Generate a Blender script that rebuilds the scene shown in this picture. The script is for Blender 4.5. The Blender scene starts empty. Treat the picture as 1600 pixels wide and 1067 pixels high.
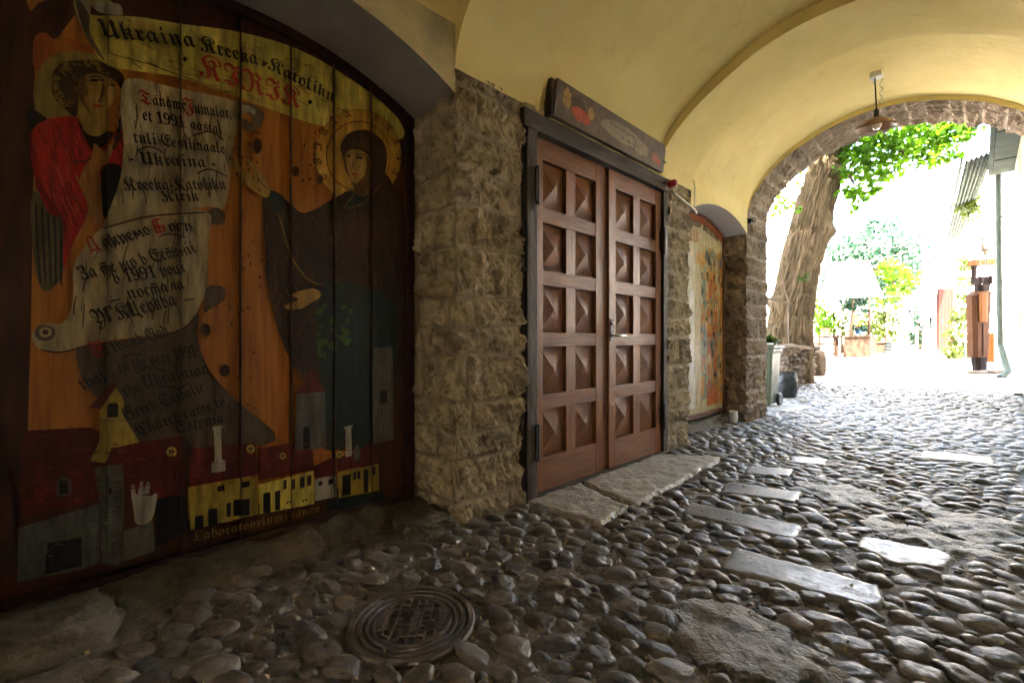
import bpy, bmesh, math, random
import numpy as np
from mathutils import Vector, Matrix
R = math.radians
random.seed(7); rng = np.random.default_rng(7)
scene = bpy.context.scene
COL = scene.collection

# ------------------------------------------------------------------ camera, sky, sun, exposure
FPX, CXP, CYP, CAMH, CAMX = 700.0, 800.0, 530.0, 1.03, 2.0
YAW = math.atan2(732, 700)
cam = bpy.data.cameras.new('camera'); cam.sensor_width = 36; cam.lens = FPX / 1600 * 36
cam.shift_y = -3.5 / 1600; cam.clip_start = 0.02; cam.clip_end = 500
camo = bpy.data.objects.new('camera', cam); COL.objects.link(camo)
camo.location = (CAMX, 0, CAMH); camo.rotation_euler = (R(90), 0, YAW)
scene.camera = camo

SUN_EL, SUN_AZ = 54.0, 158.0          # azimuth measured from +Y towards +X
world = bpy.data.worlds.new('World'); scene.world = world; world.use_nodes = True
wn = world.node_tree.nodes; wl = world.node_tree.links
sky = wn.new('ShaderNodeTexSky'); sky.sky_type = 'NISHITA'; sky.sun_disc = False
sky.sun_elevation = R(SUN_EL); sky.sun_rotation = R(SUN_AZ)
sky.air_density = 0.7; sky.dust_density = 5.0; sky.ozone_density = 0.5
wl.new(sky.outputs[0], wn['Background'].inputs[0]); wn['Background'].inputs[1].default_value = 0.15
sl = bpy.data.lights.new('sun', 'SUN'); sl.energy = 5.0; sl.angle = R(0.5); sl.color = (1.0, 0.91, 0.77)
so = bpy.data.objects.new('sun', sl); COL.objects.link(so)
sd = Vector((math.sin(R(SUN_AZ)) * math.cos(R(SUN_EL)), math.cos(R(SUN_AZ)) * math.cos(R(SUN_EL)), math.sin(R(SUN_EL))))
so.rotation_euler = sd.to_track_quat('Z', 'Y').to_euler()
scene.view_settings.view_transform = 'Standard'; scene.view_settings.look = 'None'
scene.view_settings.gamma = 1.0; scene.view_settings.exposure = 5.95
cy = scene.cycles
cy.max_bounces = 10; cy.diffuse_bounces = 7; cy.glossy_bounces = 4; cy.transmission_bounces = 4
cy.use_denoising = True; cy.sample_clamp_indirect = 8.0
cy.caustics_reflective = False; cy.caustics_refractive = False

# ------------------------------------------------------------------ measuring helpers (survey of the place)
_f = np.array([-math.sin(YAW), math.cos(YAW), 0]); _r = np.array([math.cos(YAW), math.sin(YAW), 0]); _c = np.array([CAMX, 0, CAMH])
def ray(u, v): return _f + (u - CXP) / FPX * _r + np.array([0, 0, (CYP - v) / FPX])
def onx(u, v, x=0.0):
    q = ray(u, v); return _c + (x - _c[0]) / q[0] * q
def at(u, v, t): return _c + t * ray(u, v)
def gz(y):                                   # height of the ground: level in the passage, rising in the yard
    return np.interp(y, [-50, 8.0, 19, 24, 80], [0, 0, 0.52, 0.66, 0.7])
def on_ground(u, t):
    p = at(u, CYP, t); p[2] = gz(p[1]); return p

# ------------------------------------------------------------------ numpy noise
def _hash(ix, iy, iz, seed):
    h = (ix.astype(np.int64) * 374761393 + iy.astype(np.int64) * 668265263 + iz.astype(np.int64) * 2147483647 + seed * 974634757) & 0xffffffff
    h = ((h ^ (h >> 13)) * 1274126177) & 0xffffffff
    h = (h ^ (h >> 16)) & 0xffffffff
    return h.astype(np.float64) / 0xffffffff * 2 - 1
def vnoise(p, seed=0):
    p = np.asarray(p, float); i = np.floor(p).astype(np.int64); f = p - i; f = f * f * f * (f * (f * 6 - 15) + 10)
    def h(a, b, c): return _hash(i[..., 0] + a, i[..., 1] + b, i[..., 2] + c, seed)
    x, y, z = f[..., 0], f[..., 1], f[..., 2]
    a = h(0,0,0)*(1-x)+h(1,0,0)*x; b = h(0,1,0)*(1-x)+h(1,1,0)*x
    c = h(0,0,1)*(1-x)+h(1,0,1)*x; d = h(0,1,1)*(1-x)+h(1,1,1)*x
    return (a*(1-y)+b*y)*(1-z) + (c*(1-y)+d*y)*z
def fbm(p, octv=4, seed=0, gain=0.5):
    p = np.asarray(p, float); s = 0; a = 1.0
    for k in range(octv):
        s = s + a * vnoise(p * (2.03 ** k) + 17.3 * k, seed + k); a *= gain
    return s
def sstep(x): x = np.clip(x, 0, 1); return x * x * (3 - 2 * x)

# ------------------------------------------------------------------ materials
def mat(name, col, rough=0.7, var=0.25, scale=6.0, col2=None, bump=0.15, bscale=60.0, spec=0.5, metal=0.0,
        stretch=(1, 1, 1), tone=None, tonecols=None, trans=None, rvar=0.12, dist=0.004, mortar=None, coat=0.0):
    m = bpy.data.materials.new(name); m.use_nodes = True
    nt = m.node_tree; N = nt.nodes; L = nt.links; b = N['Principled BSDF']
    tc = N.new('ShaderNodeTexCoord'); mp = N.new('ShaderNodeMapping'); mp.inputs['Scale'].default_value = stretch
    L.new(tc.outputs['Object'], mp.inputs[0])
    n1 = N.new('ShaderNodeTexNoise'); n1.inputs['Scale'].default_value = scale; n1.inputs['Detail'].default_value = 6; n1.inputs['Roughness'].default_value = 0.65
    L.new(mp.outputs[0], n1.inputs[0])
    mx = N.new('ShaderNodeMix'); mx.data_type = 'RGBA'
    c = np.array(col); c2 = np.array(col2) if col2 is not None else c * (1 - var * 1.6)
    c1 = c if col2 is not None else np.minimum(c * (1 + var), 1)
    rp = N.new('ShaderNodeValToRGB'); rp.color_ramp.elements[0].position = 0.32; rp.color_ramp.elements[1].position = 0.68
    rp.color_ramp.elements[0].color = (*c2, 1); rp.color_ramp.elements[1].color = (*c1, 1)
    L.new(n1.outputs[0], rp.inputs[0])
    out = rp.outputs[0]
    if tonecols is not None:                 # per-stone colour from the mesh attribute "tone"
        at_ = N.new('ShaderNodeAttribute'); at_.attribute_name = 'tone'
        tr = N.new('ShaderNodeValToRGB'); e = tr.color_ramp.elements
        while len(e) < len(tonecols): e.new(0.5)
        for k, cc in enumerate(tonecols): e[k].position = k / (len(tonecols) - 1); e[k].color = (*cc, 1)
        L.new(at_.outputs['Fac'], tr.inputs[0])
        mm = N.new('ShaderNodeMix'); mm.data_type = 'RGBA'; mm.blend_type = 'MULTIPLY'; mm.inputs[0].default_value = 1.0
        L.new(tr.outputs[0], mm.inputs[6]); L.new(out, mm.inputs[7]); out = mm.outputs[2]
    if mortar is not None:
        at2 = N.new('ShaderNodeAttribute'); at2.attribute_name = 'mortar'
        mm = N.new('ShaderNodeMix'); mm.data_type = 'RGBA'
        L.new(at2.outputs['Fac'], mm.inputs[0]); L.new(out, mm.inputs[6]); mm.inputs[7].default_value = (*mortar, 1); out = mm.outputs[2]
    L.new(out, b.inputs['Base Color'])
    b.inputs['Metallic'].default_value = metal; b.inputs['Specular IOR Level'].default_value = spec
    b.inputs['Coat Weight'].default_value = coat; b.inputs['Coat Roughness'].default_value = 0.25
    mr = N.new('ShaderNodeMapRange'); mr.inputs[1].default_value = 0.3; mr.inputs[2].default_value = 0.7
    mr.inputs[3].default_value = max(0.02, rough - rvar); mr.inputs[4].default_value = min(1, rough + rvar)
    n3 = N.new('ShaderNodeTexNoise'); n3.inputs['Scale'].default_value = scale * 2.3; n3.inputs['Detail'].default_value = 4
    L.new(mp.outputs[0], n3.inputs[0]); L.new(n3.outputs[0], mr.inputs[0]); L.new(mr.outputs[0], b.inputs['Roughness'])
    if bump > 0:
        n2 = N.new('ShaderNodeTexNoise'); n2.inputs['Scale'].default_value = bscale; n2.inputs['Detail'].default_value = 5; n2.inputs['Roughness'].default_value = 0.6
        L.new(mp.outputs[0], n2.inputs[0])
        bp = N.new('ShaderNodeBump'); bp.inputs['Strength'].default_value = bump; bp.inputs['Distance'].default_value = dist * 5
        L.new(n2.outputs[0], bp.inputs['Height']); L.new(bp.outputs[0], b.inputs['Normal'])
    if trans is not None:                    # thin leaves pass some light
        t = N.new('ShaderNodeBsdfTranslucent'); t.inputs[0].default_value = (*trans, 1)
        ad = N.new('ShaderNodeMixShader'); ad.inputs[0].default_value = 0.5
        L.new(b.outputs[0], ad.inputs[1]); L.new(t.outputs[0], ad.inputs[2]); L.new(ad.outputs[0], N['Material Output'].inputs[0])
    return m

LIME = [(0.40,0.325,0.23),(0.56,0.47,0.34),(0.64,0.545,0.40),(0.46,0.39,0.29),(0.68,0.58,0.42)]
M = {}
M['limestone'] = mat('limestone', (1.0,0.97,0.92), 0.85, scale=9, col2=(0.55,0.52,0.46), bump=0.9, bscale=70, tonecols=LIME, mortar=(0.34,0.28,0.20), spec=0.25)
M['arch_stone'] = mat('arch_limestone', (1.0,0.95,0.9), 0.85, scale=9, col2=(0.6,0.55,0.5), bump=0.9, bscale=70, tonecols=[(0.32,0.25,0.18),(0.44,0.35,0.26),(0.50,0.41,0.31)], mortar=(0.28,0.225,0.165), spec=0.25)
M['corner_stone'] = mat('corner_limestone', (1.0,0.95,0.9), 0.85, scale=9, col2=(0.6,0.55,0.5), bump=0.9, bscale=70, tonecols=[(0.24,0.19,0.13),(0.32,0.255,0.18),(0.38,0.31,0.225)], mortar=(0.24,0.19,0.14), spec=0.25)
M['yard_stone'] = mat('yard_stone', (1.0,0.95,0.9), 0.85, scale=9, col2=(0.6,0.55,0.5), bump=0.9, bscale=70, tonecols=[(0.10,0.07,0.045),(0.15,0.115,0.08),(0.19,0.15,0.11)], mortar=(0.08,0.06,0.045), spec=0.25)
M['vault'] = mat('yellow_limewash', (0.80,0.675,0.305), 0.9, scale=1.6, col2=(0.70,0.575,0.24), bump=0.22, bscale=7, spec=0.15)
def cracks(m, dark=0.55):
    nt = m.node_tree; N = nt.nodes; L = nt.links; b = N['Principled BSDF']; src = b.inputs['Base Color'].links[0].from_socket
    tc = N.new('ShaderNodeTexCoord'); nz = N.new('ShaderNodeTexNoise'); nz.inputs['Scale'].default_value = 2.2; nz.inputs['Detail'].default_value = 5; L.new(tc.outputs['Object'], nz.inputs[0])
    ad = N.new('ShaderNodeVectorMath'); ad.operation = 'MULTIPLY_ADD'; L.new(nz.outputs['Color'], ad.inputs[0]); ad.inputs[1].default_value = (.5,.5,.5); L.new(tc.outputs['Object'], ad.inputs[2])
    vo = N.new('ShaderNodeTexVoronoi'); vo.feature = 'DISTANCE_TO_EDGE'; vo.inputs['Scale'].default_value = .9; L.new(ad.outputs[0], vo.inputs[0])
    mr = N.new('ShaderNodeMapRange'); mr.inputs[1].default_value = .002; mr.inputs[2].default_value = .007; mr.inputs[3].default_value = 1; mr.inputs[4].default_value = 0; L.new(vo.outputs[0], mr.inputs[0])
    n2 = N.new('ShaderNodeTexNoise'); n2.inputs['Scale'].default_value = .8; n2.inputs['Detail'].default_value = 3; L.new(tc.outputs['Object'], n2.inputs[0])
    m2 = N.new('ShaderNodeMapRange'); m2.inputs[1].default_value = .50; m2.inputs[2].default_value = .62; L.new(n2.outputs[0], m2.inputs[0])
    mu = N.new('ShaderNodeMath'); mu.operation = 'MULTIPLY'; L.new(mr.outputs[0], mu.inputs[0]); L.new(m2.outputs[0], mu.inputs[1])
    n3 = N.new('ShaderNodeTexNoise'); n3.inputs['Scale'].default_value = 5; n3.inputs['Detail'].default_value = 7; n3.inputs['Roughness'].default_value = .7; L.new(tc.outputs['Object'], n3.inputs[0])
    m3 = N.new('ShaderNodeMapRange'); m3.inputs[1].default_value = .60; m3.inputs[2].default_value = .72; m3.inputs[4].default_value = .22; L.new(n3.outputs[0], m3.inputs[0])
    mx = N.new('ShaderNodeMath'); mx.operation = 'MAXIMUM'; mu2 = N.new('ShaderNodeMath'); mu2.operation = 'MULTIPLY'; mu2.inputs[1].default_value = dark; L.new(mu.outputs[0], mu2.inputs[0]); L.new(mu2.outputs[0], mx.inputs[0]); L.new(m3.outputs[0], mx.inputs[1])
    mm = N.new('ShaderNodeMix'); mm.data_type = 'RGBA'; L.new(mx.outputs[0], mm.inputs[0]); L.new(src, mm.inputs[6]); mm.inputs[7].default_value = (.30,.25,.13,1); L.new(mm.outputs[2], b.inputs['Base Color'])
cracks(M['vault'], 0.16)
M['soffit'] = mat('grey_plaster', (0.36,0.335,0.315), 0.9, scale=2.5, col2=(0.27,0.25,0.235), bump=0.25, bscale=14, spec=0.15)
M['dirt'] = mat('packed_dirt', (0.23,0.205,0.17), 0.7, scale=14, col2=(0.11,0.096,0.08), bump=0.9, bscale=80, spec=0.4)
M['cobble'] = mat('cobblestone', (1.0,1.0,1.0), 0.45, scale=26, col2=(0.55,0.54,0.53), bump=0.3, bscale=110, spec=0.6, rvar=.16,
    tonecols=[(0.095,0.083,0.072),(0.17,0.152,0.132),(0.125,0.122,0.12),(0.155,0.125,0.105),(0.235,0.212,0.185),(0.11,0.10,0.092)])
M['slab'] = mat('worn_slab', (0.25,0.242,0.23), 0.42, scale=9, col2=(0.14,0.134,0.125), bump=0.2, bscale=45, spec=0.5, rvar=0.16)
M['slab2'] = mat('pitted_slab', (0.40,0.37,0.32), 0.55, scale=10, col2=(0.24,0.215,0.18), bump=0.9, bscale=26, spec=0.4)
M['patch'] = mat('rough_concrete', (0.27,0.25,0.215), 0.5, scale=14, col2=(0.15,0.138,0.118), bump=1.0, bscale=70, spec=0.45)
M['iron'] = mat('cast_iron', (0.17,0.145,0.13), 0.5, scale=10, col2=(0.085,0.07,0.063), bump=0.4, bscale=90, spec=0.5, metal=0.3)
M['blossom'] = mat('dried_blossom', (0.50,0.38,0.19), 0.8, scale=20, col2=(0.30,0.19,0.08), bump=0)
M['door'] = mat('varnished_oak', (0.275,0.108,0.036), 0.45, scale=3.0, col2=(0.135,0.049,0.018), stretch=(1,14,1.0), bump=0.25, bscale=30, spec=0.28, rvar=0.1)
M['door_h'] = mat('varnished_oak_rail', (0.275,0.108,0.036), 0.45, scale=3.0, col2=(0.135,0.049,0.018), stretch=(1,1.0,14), bump=0.25, bscale=30, spec=0.28, rvar=0.1)
M['oldwood'] = mat('weathered_wood', (0.072,0.054,0.04), 0.72, scale=3.5, col2=(0.032,0.024,0.018), stretch=(6,6,0.8), bump=0.6, bscale=20, spec=0.3)
M['oldwood_h'] = mat('weathered_lintel', (0.072,0.054,0.04), 0.72, scale=3.5, col2=(0.032,0.024,0.018), stretch=(6,0.8,6), bump=0.6, bscale=20, spec=0.3)
M['dark'] = mat('dark_void', (0.012,0.01,0.009), 0.9, bump=0)
M['steel'] = mat('brushed_steel', (0.6,0.58,0.55), 0.3, metal=0.9, bump=0, var=0.1)
M['blackmetal'] = mat('black_iron', (0.02,0.019,0.018), 0.5, bump=0.2, var=0.2)
M['red'] = mat('red_plastic', (0.35,0.02,0.03), 0.35, bump=0, var=0.15)
M['white'] = mat('white_paint', (0.75,0.74,0.70), 0.6, bump=0.05, var=0.08)
M['pvc'] = mat('grey_conduit', (0.50,0.47,0.42), 0.5, bump=0.05, var=0.1)

# ------------------------------------------------------------------ object helpers
def finish(o, label=None, cat=None, group=None, kind=None):
    if label: o['label'] = label
    if cat: o['category'] = cat
    if group: o['group'] = group
    if kind: o['kind'] = kind
    return o
WORLDLOC = {}
def thing(name, label, cat, loc, group=None):
    o = bpy.data.objects.new(name, None); o.empty_display_size = 0.1; COL.objects.link(o); o.location = Vector(loc)
    WORLDLOC[o.name] = Vector(loc); return finish(o, label, cat, group)
def link(name, verts, faces, mats, parent=None, midx=None, smooth=False, tone=None, mortar=None, origin=None):
    verts = np.asarray(verts, float).reshape(-1, 3)
    if origin is None:
        lo, hi = verts.min(0), verts.max(0); origin = np.array([(lo[0]+hi[0])/2, (lo[1]+hi[1])/2, lo[2]])
    origin = np.asarray(origin, float)
    me = bpy.data.meshes.new(name)
    v = verts - origin
    if isinstance(faces, np.ndarray):
        k = faces.shape[1]; nf = len(faces)
        me.vertices.add(len(v)); me.vertices.foreach_set('co', v.astype(np.float32).ravel())
        me.loops.add(nf * k); me.loops.foreach_set('vertex_index', faces.astype(np.int32).ravel())
        me.polygons.add(nf); me.polygons.foreach_set('loop_start', np.arange(0, nf * k, k, dtype=np.int32))
        me.update(calc_edges=True)
    else:
        me.from_pydata(v.tolist(), [], [list(f) for f in faces])
    if not isinstance(mats, (list, tuple)): mats = [mats]
    for m in mats: me.materials.append(m)
    if midx is not None: me.polygons.foreach_set('material_index', np.asarray(midx, np.int32))
    if smooth: me.polygons.foreach_set('use_smooth', np.ones(len(me.polygons), bool))
    for nm, arr in (('tone', tone), ('mortar', mortar)):
        if arr is not None:
            a = me.attributes.new(nm, 'FLOAT', 'POINT'); a.data.foreach_set('value', np.asarray(arr, np.float32).ravel())
    me.validate(); me.update()
    o = bpy.data.objects.new(name, me); COL.objects.link(o)
    pl = WORLDLOC[parent.name] if parent is not None else Vector((0, 0, 0))
    if parent is not None: o.parent = parent
    o.location = Vector(origin) - pl; WORLDLOC[o.name] = Vector(origin)
    return o
class MB:
    def __init__(s): s.v = []; s.f = []; s.m = []
    def add(s, v, f, m=0):
        n = len(s.v); s.v += [tuple(map(float, p)) for p in v]; s.f += [tuple(i + n for i in q) for q in f]; s.m += [m] * len(f); return s
    def box(s, lo, hi, m=0, bev=0.0, rz=0.0, taper=1.0):
        lo = np.array(lo, float); hi = np.array(hi, float); c = (lo + hi) / 2; h = (hi - lo) / 2
        bm = bmesh.new(); bmesh.ops.create_cube(bm, size=2)
        for q in bm.verts:
            tp = taper if q.co.z < 0 else 1.0
            q.co = Vector((q.co.x * h[0] * tp, q.co.y * h[1] * tp, q.co.z * h[2]))
        if bev > 0: bmesh.ops.bevel(bm, geom=list(bm.edges), offset=min(bev, *(h * 0.9)), segments=2, affect='EDGES', profile=0.6)
        if rz: bmesh.ops.rotate(bm, verts=bm.verts, cent=(0, 0, 0), matrix=Matrix.Rotation(rz, 3, 'Z'))
        bm.verts.index_update()
        s.add([np.array(q.co) + c for q in bm.verts], [[q.index for q in f.verts] for f in bm.faces], m); bm.free(); return s
    def bar(s, a, b, w, d, m=0, bev=0.0, up=(0, 0, 1)):       # rectangular bar from a to b
        a = Vector(a); b = Vector(b); z = (b - a); L = z.length; z.normalize(); u = Vector(up)
        if abs(z.dot(u)) > 0.95: u = Vector((1, 0, 0))
        x = u.cross(z).normalized(); y = z.cross(x)
        t = MB().box((-w/2, -d/2, 0), (w/2, d/2, L), 0, bev)
        s.add([a + x * p[0] + y * p[1] + z * p[2] for p in t.v], t.f, m); return s
    def tube(s, pts, r, n=10, m=0, cap=True):
        pts = [Vector(p) for p in pts]; rs = r if isinstance(r, (list, tuple)) else [r] * len(pts)
        rings = []; nn = None
        for i, p in enumerate(pts):
            t = (pts[min(i + 1, len(pts) - 1)] - pts[max(i - 1, 0)]).normalized()
            if nn is None: nn = t.orthogonal().normalized()
            nn = (nn - t * nn.dot(t)).normalized(); bb = t.cross(nn)
            rings.append([p + (nn * math.cos(2*math.pi*k/n) + bb * math.sin(2*math.pi*k/n)) * rs[i] for k in range(n)])
        v = [q for rg in rings for q in rg]; f = []
        for i in range(len(pts) - 1):
            for k in range(n): f.append((i*n+k, i*n+(k+1) % n, (i+1)*n+(k+1) % n, (i+1)*n+k))
        if cap: f.append(tuple(range(n))[::-1]); f.append(tuple((len(pts)-1)*n+k for k in range(n)))
        return s.add(v, f, m)
    def lathe(s, prof, c, n=32, m=0, axis=None):              # profile of (radius, height) about z through c
        c = Vector(c); v = []; f = []; q = None
        if axis is not None: q = Vector((0, 0, 1)).rotation_difference(Vector(axis))
        for rr, h in prof:
            for k in range(n):
                p = Vector((rr * math.cos(2*math.pi*k/n), rr * math.sin(2*math.pi*k/n), h))
                v.append(c + (q @ p if q else p))
        for i in range(len(prof) - 1):
            for k in range(n): f.append((i*n+k, i*n+(k+1) % n, (i+1)*n+(k+1) % n, (i+1)*n+k))
        return s.add(v, f, m)
    def build(s, name, mats, parent=None, smooth=False, **kw):
        return link(name, s.v, s.f, mats, parent, s.m, smooth, **kw)
def grid_faces(n, m, flip=False):
    i, j = np.meshgrid(np.arange(n - 1), np.arange(m - 1), indexing='ij'); a = (i * m + j).ravel()
    f = np.stack([a, a + m, a + m + 1, a + 1], 1)
    return f[:, ::-1].copy() if flip else f
def autosmooth(o, deg=35):
    me = o.data; me.polygons.foreach_set('use_smooth', np.ones(len(me.polygons), bool))
    bm = bmesh.new(); bm.from_mesh(me)
    for e in bm.edges:
        if len(e.link_faces) == 2 and e.calc_face_angle(0) > R(deg): e.smooth = False
    bm.to_mesh(me); bm.free(); return o

# ------------------------------------------------------------------ rough coursed masonry
def masonry_disp(P, S, T, seed, course=(0.15, 0.29), blk=(0.2, 0.5), rough=0.022, chisel=0.012):
    r = np.random.default_rng(seed)
    S2 = S + 0.018 * fbm(P * 5.0, 2, seed + 3); T2 = T + 0.016 * fbm(P * 4.2 + 9, 2, seed + 5)
    t0, t1 = T.min() - 0.2, T.max() + 0.3
    b = [t0]
    while b[-1] < t1: b.append(b[-1] + r.uniform(*course))
    b = np.array(b); ci = np.clip(np.searchsorted(b, T2) - 1, 0, len(b) - 2)
    d = np.minimum(T2 - b[ci], b[ci + 1] - T2)
    bid = np.zeros(S.shape, int)
    for c in range(len(b) - 1):
        k = ci == c
        if not k.any(): continue
        e = [S.min() - 0.4 + r.uniform(0, 0.3)]
        while e[-1] < S.max() + 0.5: e.append(e[-1] + r.uniform(*blk))
        e = np.array(e); si = np.clip(np.searchsorted(e, S2[k]) - 1, 0, len(e) - 2)
        d[k] = np.minimum(d[k], np.minimum(S2[k] - e[si], e[si + 1] - S2[k])); bid[k] = c * 997 + si
    prof = sstep(d / 0.032)
    rnd = lambda q: _hash(bid, bid * 0 + q, bid * 0, seed)
    face = fbm(P * np.array([12, 12, 10]) + rnd(4)[..., None] * 40, 5, seed, 0.62)
    ch = np.abs(vnoise(np.stack([(P[..., 0] + P[..., 1]) * 26 + P[..., 2] * 9, P[..., 2] * 5 + rnd(5) * 9, S * 0 + rnd(6) * 30], -1), seed + 9))
    ch2 = fbm(P * 42, 2, seed + 21)
    disp = -0.022 * (1 - prof) + prof * (rnd(1) * 0.012 + face * rough - ch * chisel * 2 + ch2 * 0.007 - np.abs(vnoise(np.stack([(P[..., 0] + P[..., 1]) * 48 + P[..., 2] * 22, P[..., 2] * 13 + rnd(7) * 9, S * 0 + rnd(8) * 30], -1), seed + 13)) * 0.011)
    tone = np.clip(0.5 + rnd(2) * 0.36 + fbm(P * 3, 2, seed + 31) * 0.16, 0, 1)
    return disp, tone, 1 - sstep(d / 0.016)
def masonry_path(name, path, z0, z1, step, seed, mats, side=1, parent=None, rnd=0.025, ztop=None, **kw):
    path = np.array(path, float); seg = np.linalg.norm(np.diff(path, axis=0), axis=1); cum = np.r_[0, np.cumsum(seg)]
    n = int(cum[-1] / step) + 1; s = np.linspace(0, cum[-1], n)
    xy = np.stack([np.interp(s, cum, path[:, 0]), np.interp(s, cum, path[:, 1])], 1)
    k = max(1, int(rnd / step)); pad = np.pad(xy, ((k, k), (0, 0)), 'reflect', reflect_type='odd')
    ker = np.ones(2 * k + 1) / (2 * k + 1)
    sm = np.stack([np.convolve(pad[:, i], ker, 'valid') for i in (0, 1)], 1)
    tg = np.gradient(sm, axis=0); tg /= np.linalg.norm(tg, axis=1)[:, None]
    nr = np.stack([tg[:, 1], -tg[:, 0]], 1) * side
    m = int((z1 - z0) / step) + 1; z = np.linspace(z0, z1, m)
    P = np.zeros((n, m, 3)); P[..., :2] = sm[:, None]; P[..., 2] = z
    Nn = np.zeros_like(P); Nn[..., :2] = nr[:, None]
    S = np.repeat(s[:, None], m, 1); T = P[..., 2]
    d, tone, mo = masonry_disp(P, S, T, seed, **kw)
    if ztop is not None: d = np.minimum(d, 0.03 * np.clip((ztop - T) / 0.05, -.3, 1) - 0.004)
    V = P + Nn * d[..., None]
    return link(name, V.reshape(-1, 3), grid_faces(n, m, side > 0), mats, parent, smooth=True, tone=tone, mortar=mo)

# ------------------------------------------------------------------ the passage: vault, walls, piers, arch
W = 2.5; Y_END0, Y_END1 = 5.95, 6.73; N1A, N1B = -0.30, 1.48; N2A, N2B = 4.39, 5.95; YB = -3.2
_rx = np.array([0, .007, .06, .158, .361, .554, .794, 1.03, 1.25]); _rz = np.array([2.52, 2.60, 2.735, 2.85, 3.018, 3.125, 3.24, 3.296, 3.312])
_sx = np.array([0, .004, .062, .241, .483, .8, 1.03, 1.25]); _sz = np.array([2.50, 2.617, 2.80, 3.045, 3.218, 3.356, 3.415, 3.432])
XS = 1.25 - 1.25 * np.cos(np.linspace(0, math.pi, 97))
def prof(kx, kz, x): return np.interp(np.minimum(x, 2.5 - x), kx, kz)
def smooth_prof(kx, kz):
    z = prof(kx, kz, XS)
    for _ in range(6):
        z[1:-1] = 0.25 * z[:-2] + 0.5 * z[1:-1] + 0.25 * z[2:]
    return z
RIB = smooth_prof(_rx, _rz); ARCHZ = smooth_prof(_sx, _sz); BAY = RIB + 0.095; BAY0 = RIB + 0.24
vb = MB()
def vault_sheet(y0, y1, za, zb, n=9):
    ys = np.linspace(y0, y1, n); V = []
    for i, y in enumerate(ys):
        z = za + (zb - za) * i / (n - 1)
        for x, q in zip(XS, z): V.append((x, y, q + 0.006 * float(vnoise(np.array([x * 2.2, y * 2.2, 0.5]), 4))))
    vb.add(V, [tuple(q) for q in grid_faces(n, len(XS))])
def vault_step(y, za, zb):
    k = len(XS); V = [(x, y, q) for x, q in zip(XS, za)] + [(x, y, q) for x, q in zip(XS, zb)]
    vb.add(V, [(i, i + 1, k + i + 1, k + i) for i in range(k - 1)])
DEND = ARCHZ + 0.035
vault_sheet(YB, N1B, BAY0, BAY0, 24); vault_step(N1B, RIB, BAY0)
vault_sheet(N1B, 2.16, RIB, RIB); vault_step(2.16, RIB, BAY)
vault_sheet(2.16, 3.745, BAY, BAY, 14); vault_step(3.745, RIB, BAY)
vault_sheet(3.745, 4.39, RIB, RIB); vault_step(4.39, RIB, BAY)
vault_sheet(4.39, Y_END0, BAY, DEND, 16); vault_step(Y_END0, ARCHZ - 0.01, DEND)
o = vb.build('vaulted_ceiling', M['vault'], smooth=False); autosmooth(o, 30)
finish(o, 'yellow limewashed barrel vault with stepped ribs over the passage', 'vault')

def zarch(y, y0, y1, spring, crown):
    c = (y0 + y1) / 2; h = (y1 - y0) / 2; s = crown - spring; rad = (h * h + s * s) / (2 * s)
    return crown - rad + np.sqrt(np.maximum(rad * rad - (y - c) ** 2, 0))
SP1, CR1, SP2, CR2 = 2.385, 2.615, 2.335, 2.505
D1, D2 = 0.47, 0.31
pw = MB()
def yz_strip(x, ys, zlo, zhi, m=0, flip=False):
    k = len(ys); V = [(x, y, z) for y, z in zip(ys, zlo)] + [(x, y, z) for y, z in zip(ys, zhi)]
    pw.add(V, [((i, i + 1, k + i + 1, k + i) if not flip else (i, k + i, k + i + 1, i + 1)) for i in range(k - 1)], m)
ys1 = np.linspace(N1A, N1B, 33); a1 = zarch(ys1, N1A, N1B, SP1, CR1)
yz_strip(0, ys1, a1, np.full(33, 2.80)); ys2 = np.linspace(N2A, N2B, 33); a2 = zarch(ys2, N2A, N2B, SP2, CR2)
yz_strip(0, ys2, a2, np.full(33, 2.66), 4)
yz_strip(0, np.array([YB, N1A]), np.array([-.1, -.1]), np.array([2.8, 2.8]))
def soffit(ys, a, dep, m):
    k = len(ys); V = [(0, y, z) for y, z in zip(ys, a)] + [(-dep, y, z) for y, z in zip(ys, a)]
    pw.add(V, [(i, k + i, k + i + 1, i + 1) for i in range(k - 1)], m)
soffit(ys1, a1, D1 + .05, 1); soffit(ys2, a2, D2 + .05, 2)
yz_strip(-D1 - .04, np.array([N1A - .1, N1B + .1]), np.array([-.1, -.1]), np.array([2.7, 2.7]), 1)
yz_strip(-D2 - .04, np.array([N2A - .1, N2B + .1]), np.array([-.1, -.1]), np.array([2.7, 2.7]), 1)
pw.add([(-D1 - .04, N1A, -.1), (0, N1A, -.1), (0, N1A, 2.6), (-D1 - .04, N1A, 2.6)], [(0, 1, 2, 3)], 1)     # near jamb of the first niche
yz_strip(-0.012, np.array([2.02, 3.95]), np.array([2.45, 2.45]), np.array([2.8, 2.8]), 4)                     # wall over the door
yz_strip(-0.10, np.array([2.02, 3.95]), np.array([-.1, -.1]), np.array([2.5, 2.5]), 3)
yz_strip(W, np.array([YB, 6.7]), np.array([-.1, -.1]), np.array([2.8, 2.8]), 5, True)                      # unseen opposite wall, coloured pale to bounce light across
GX0, GX1, GZ = 1.15, 1.70, 2.05                                                                              # unseen street gateway behind the camera, added to light the near end
for a_, b_, c_, d_ in ((-.1, GX0, -.1, 3.7), (GX1, W + .1, -.1, 3.7), (GX0, GX1, GZ, 3.7)): pw.add([(a_, YB, c_), (b_, YB, c_), (b_, YB, d_), (a_, YB, d_)], [(0, 1, 2, 3)], 0)
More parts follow.
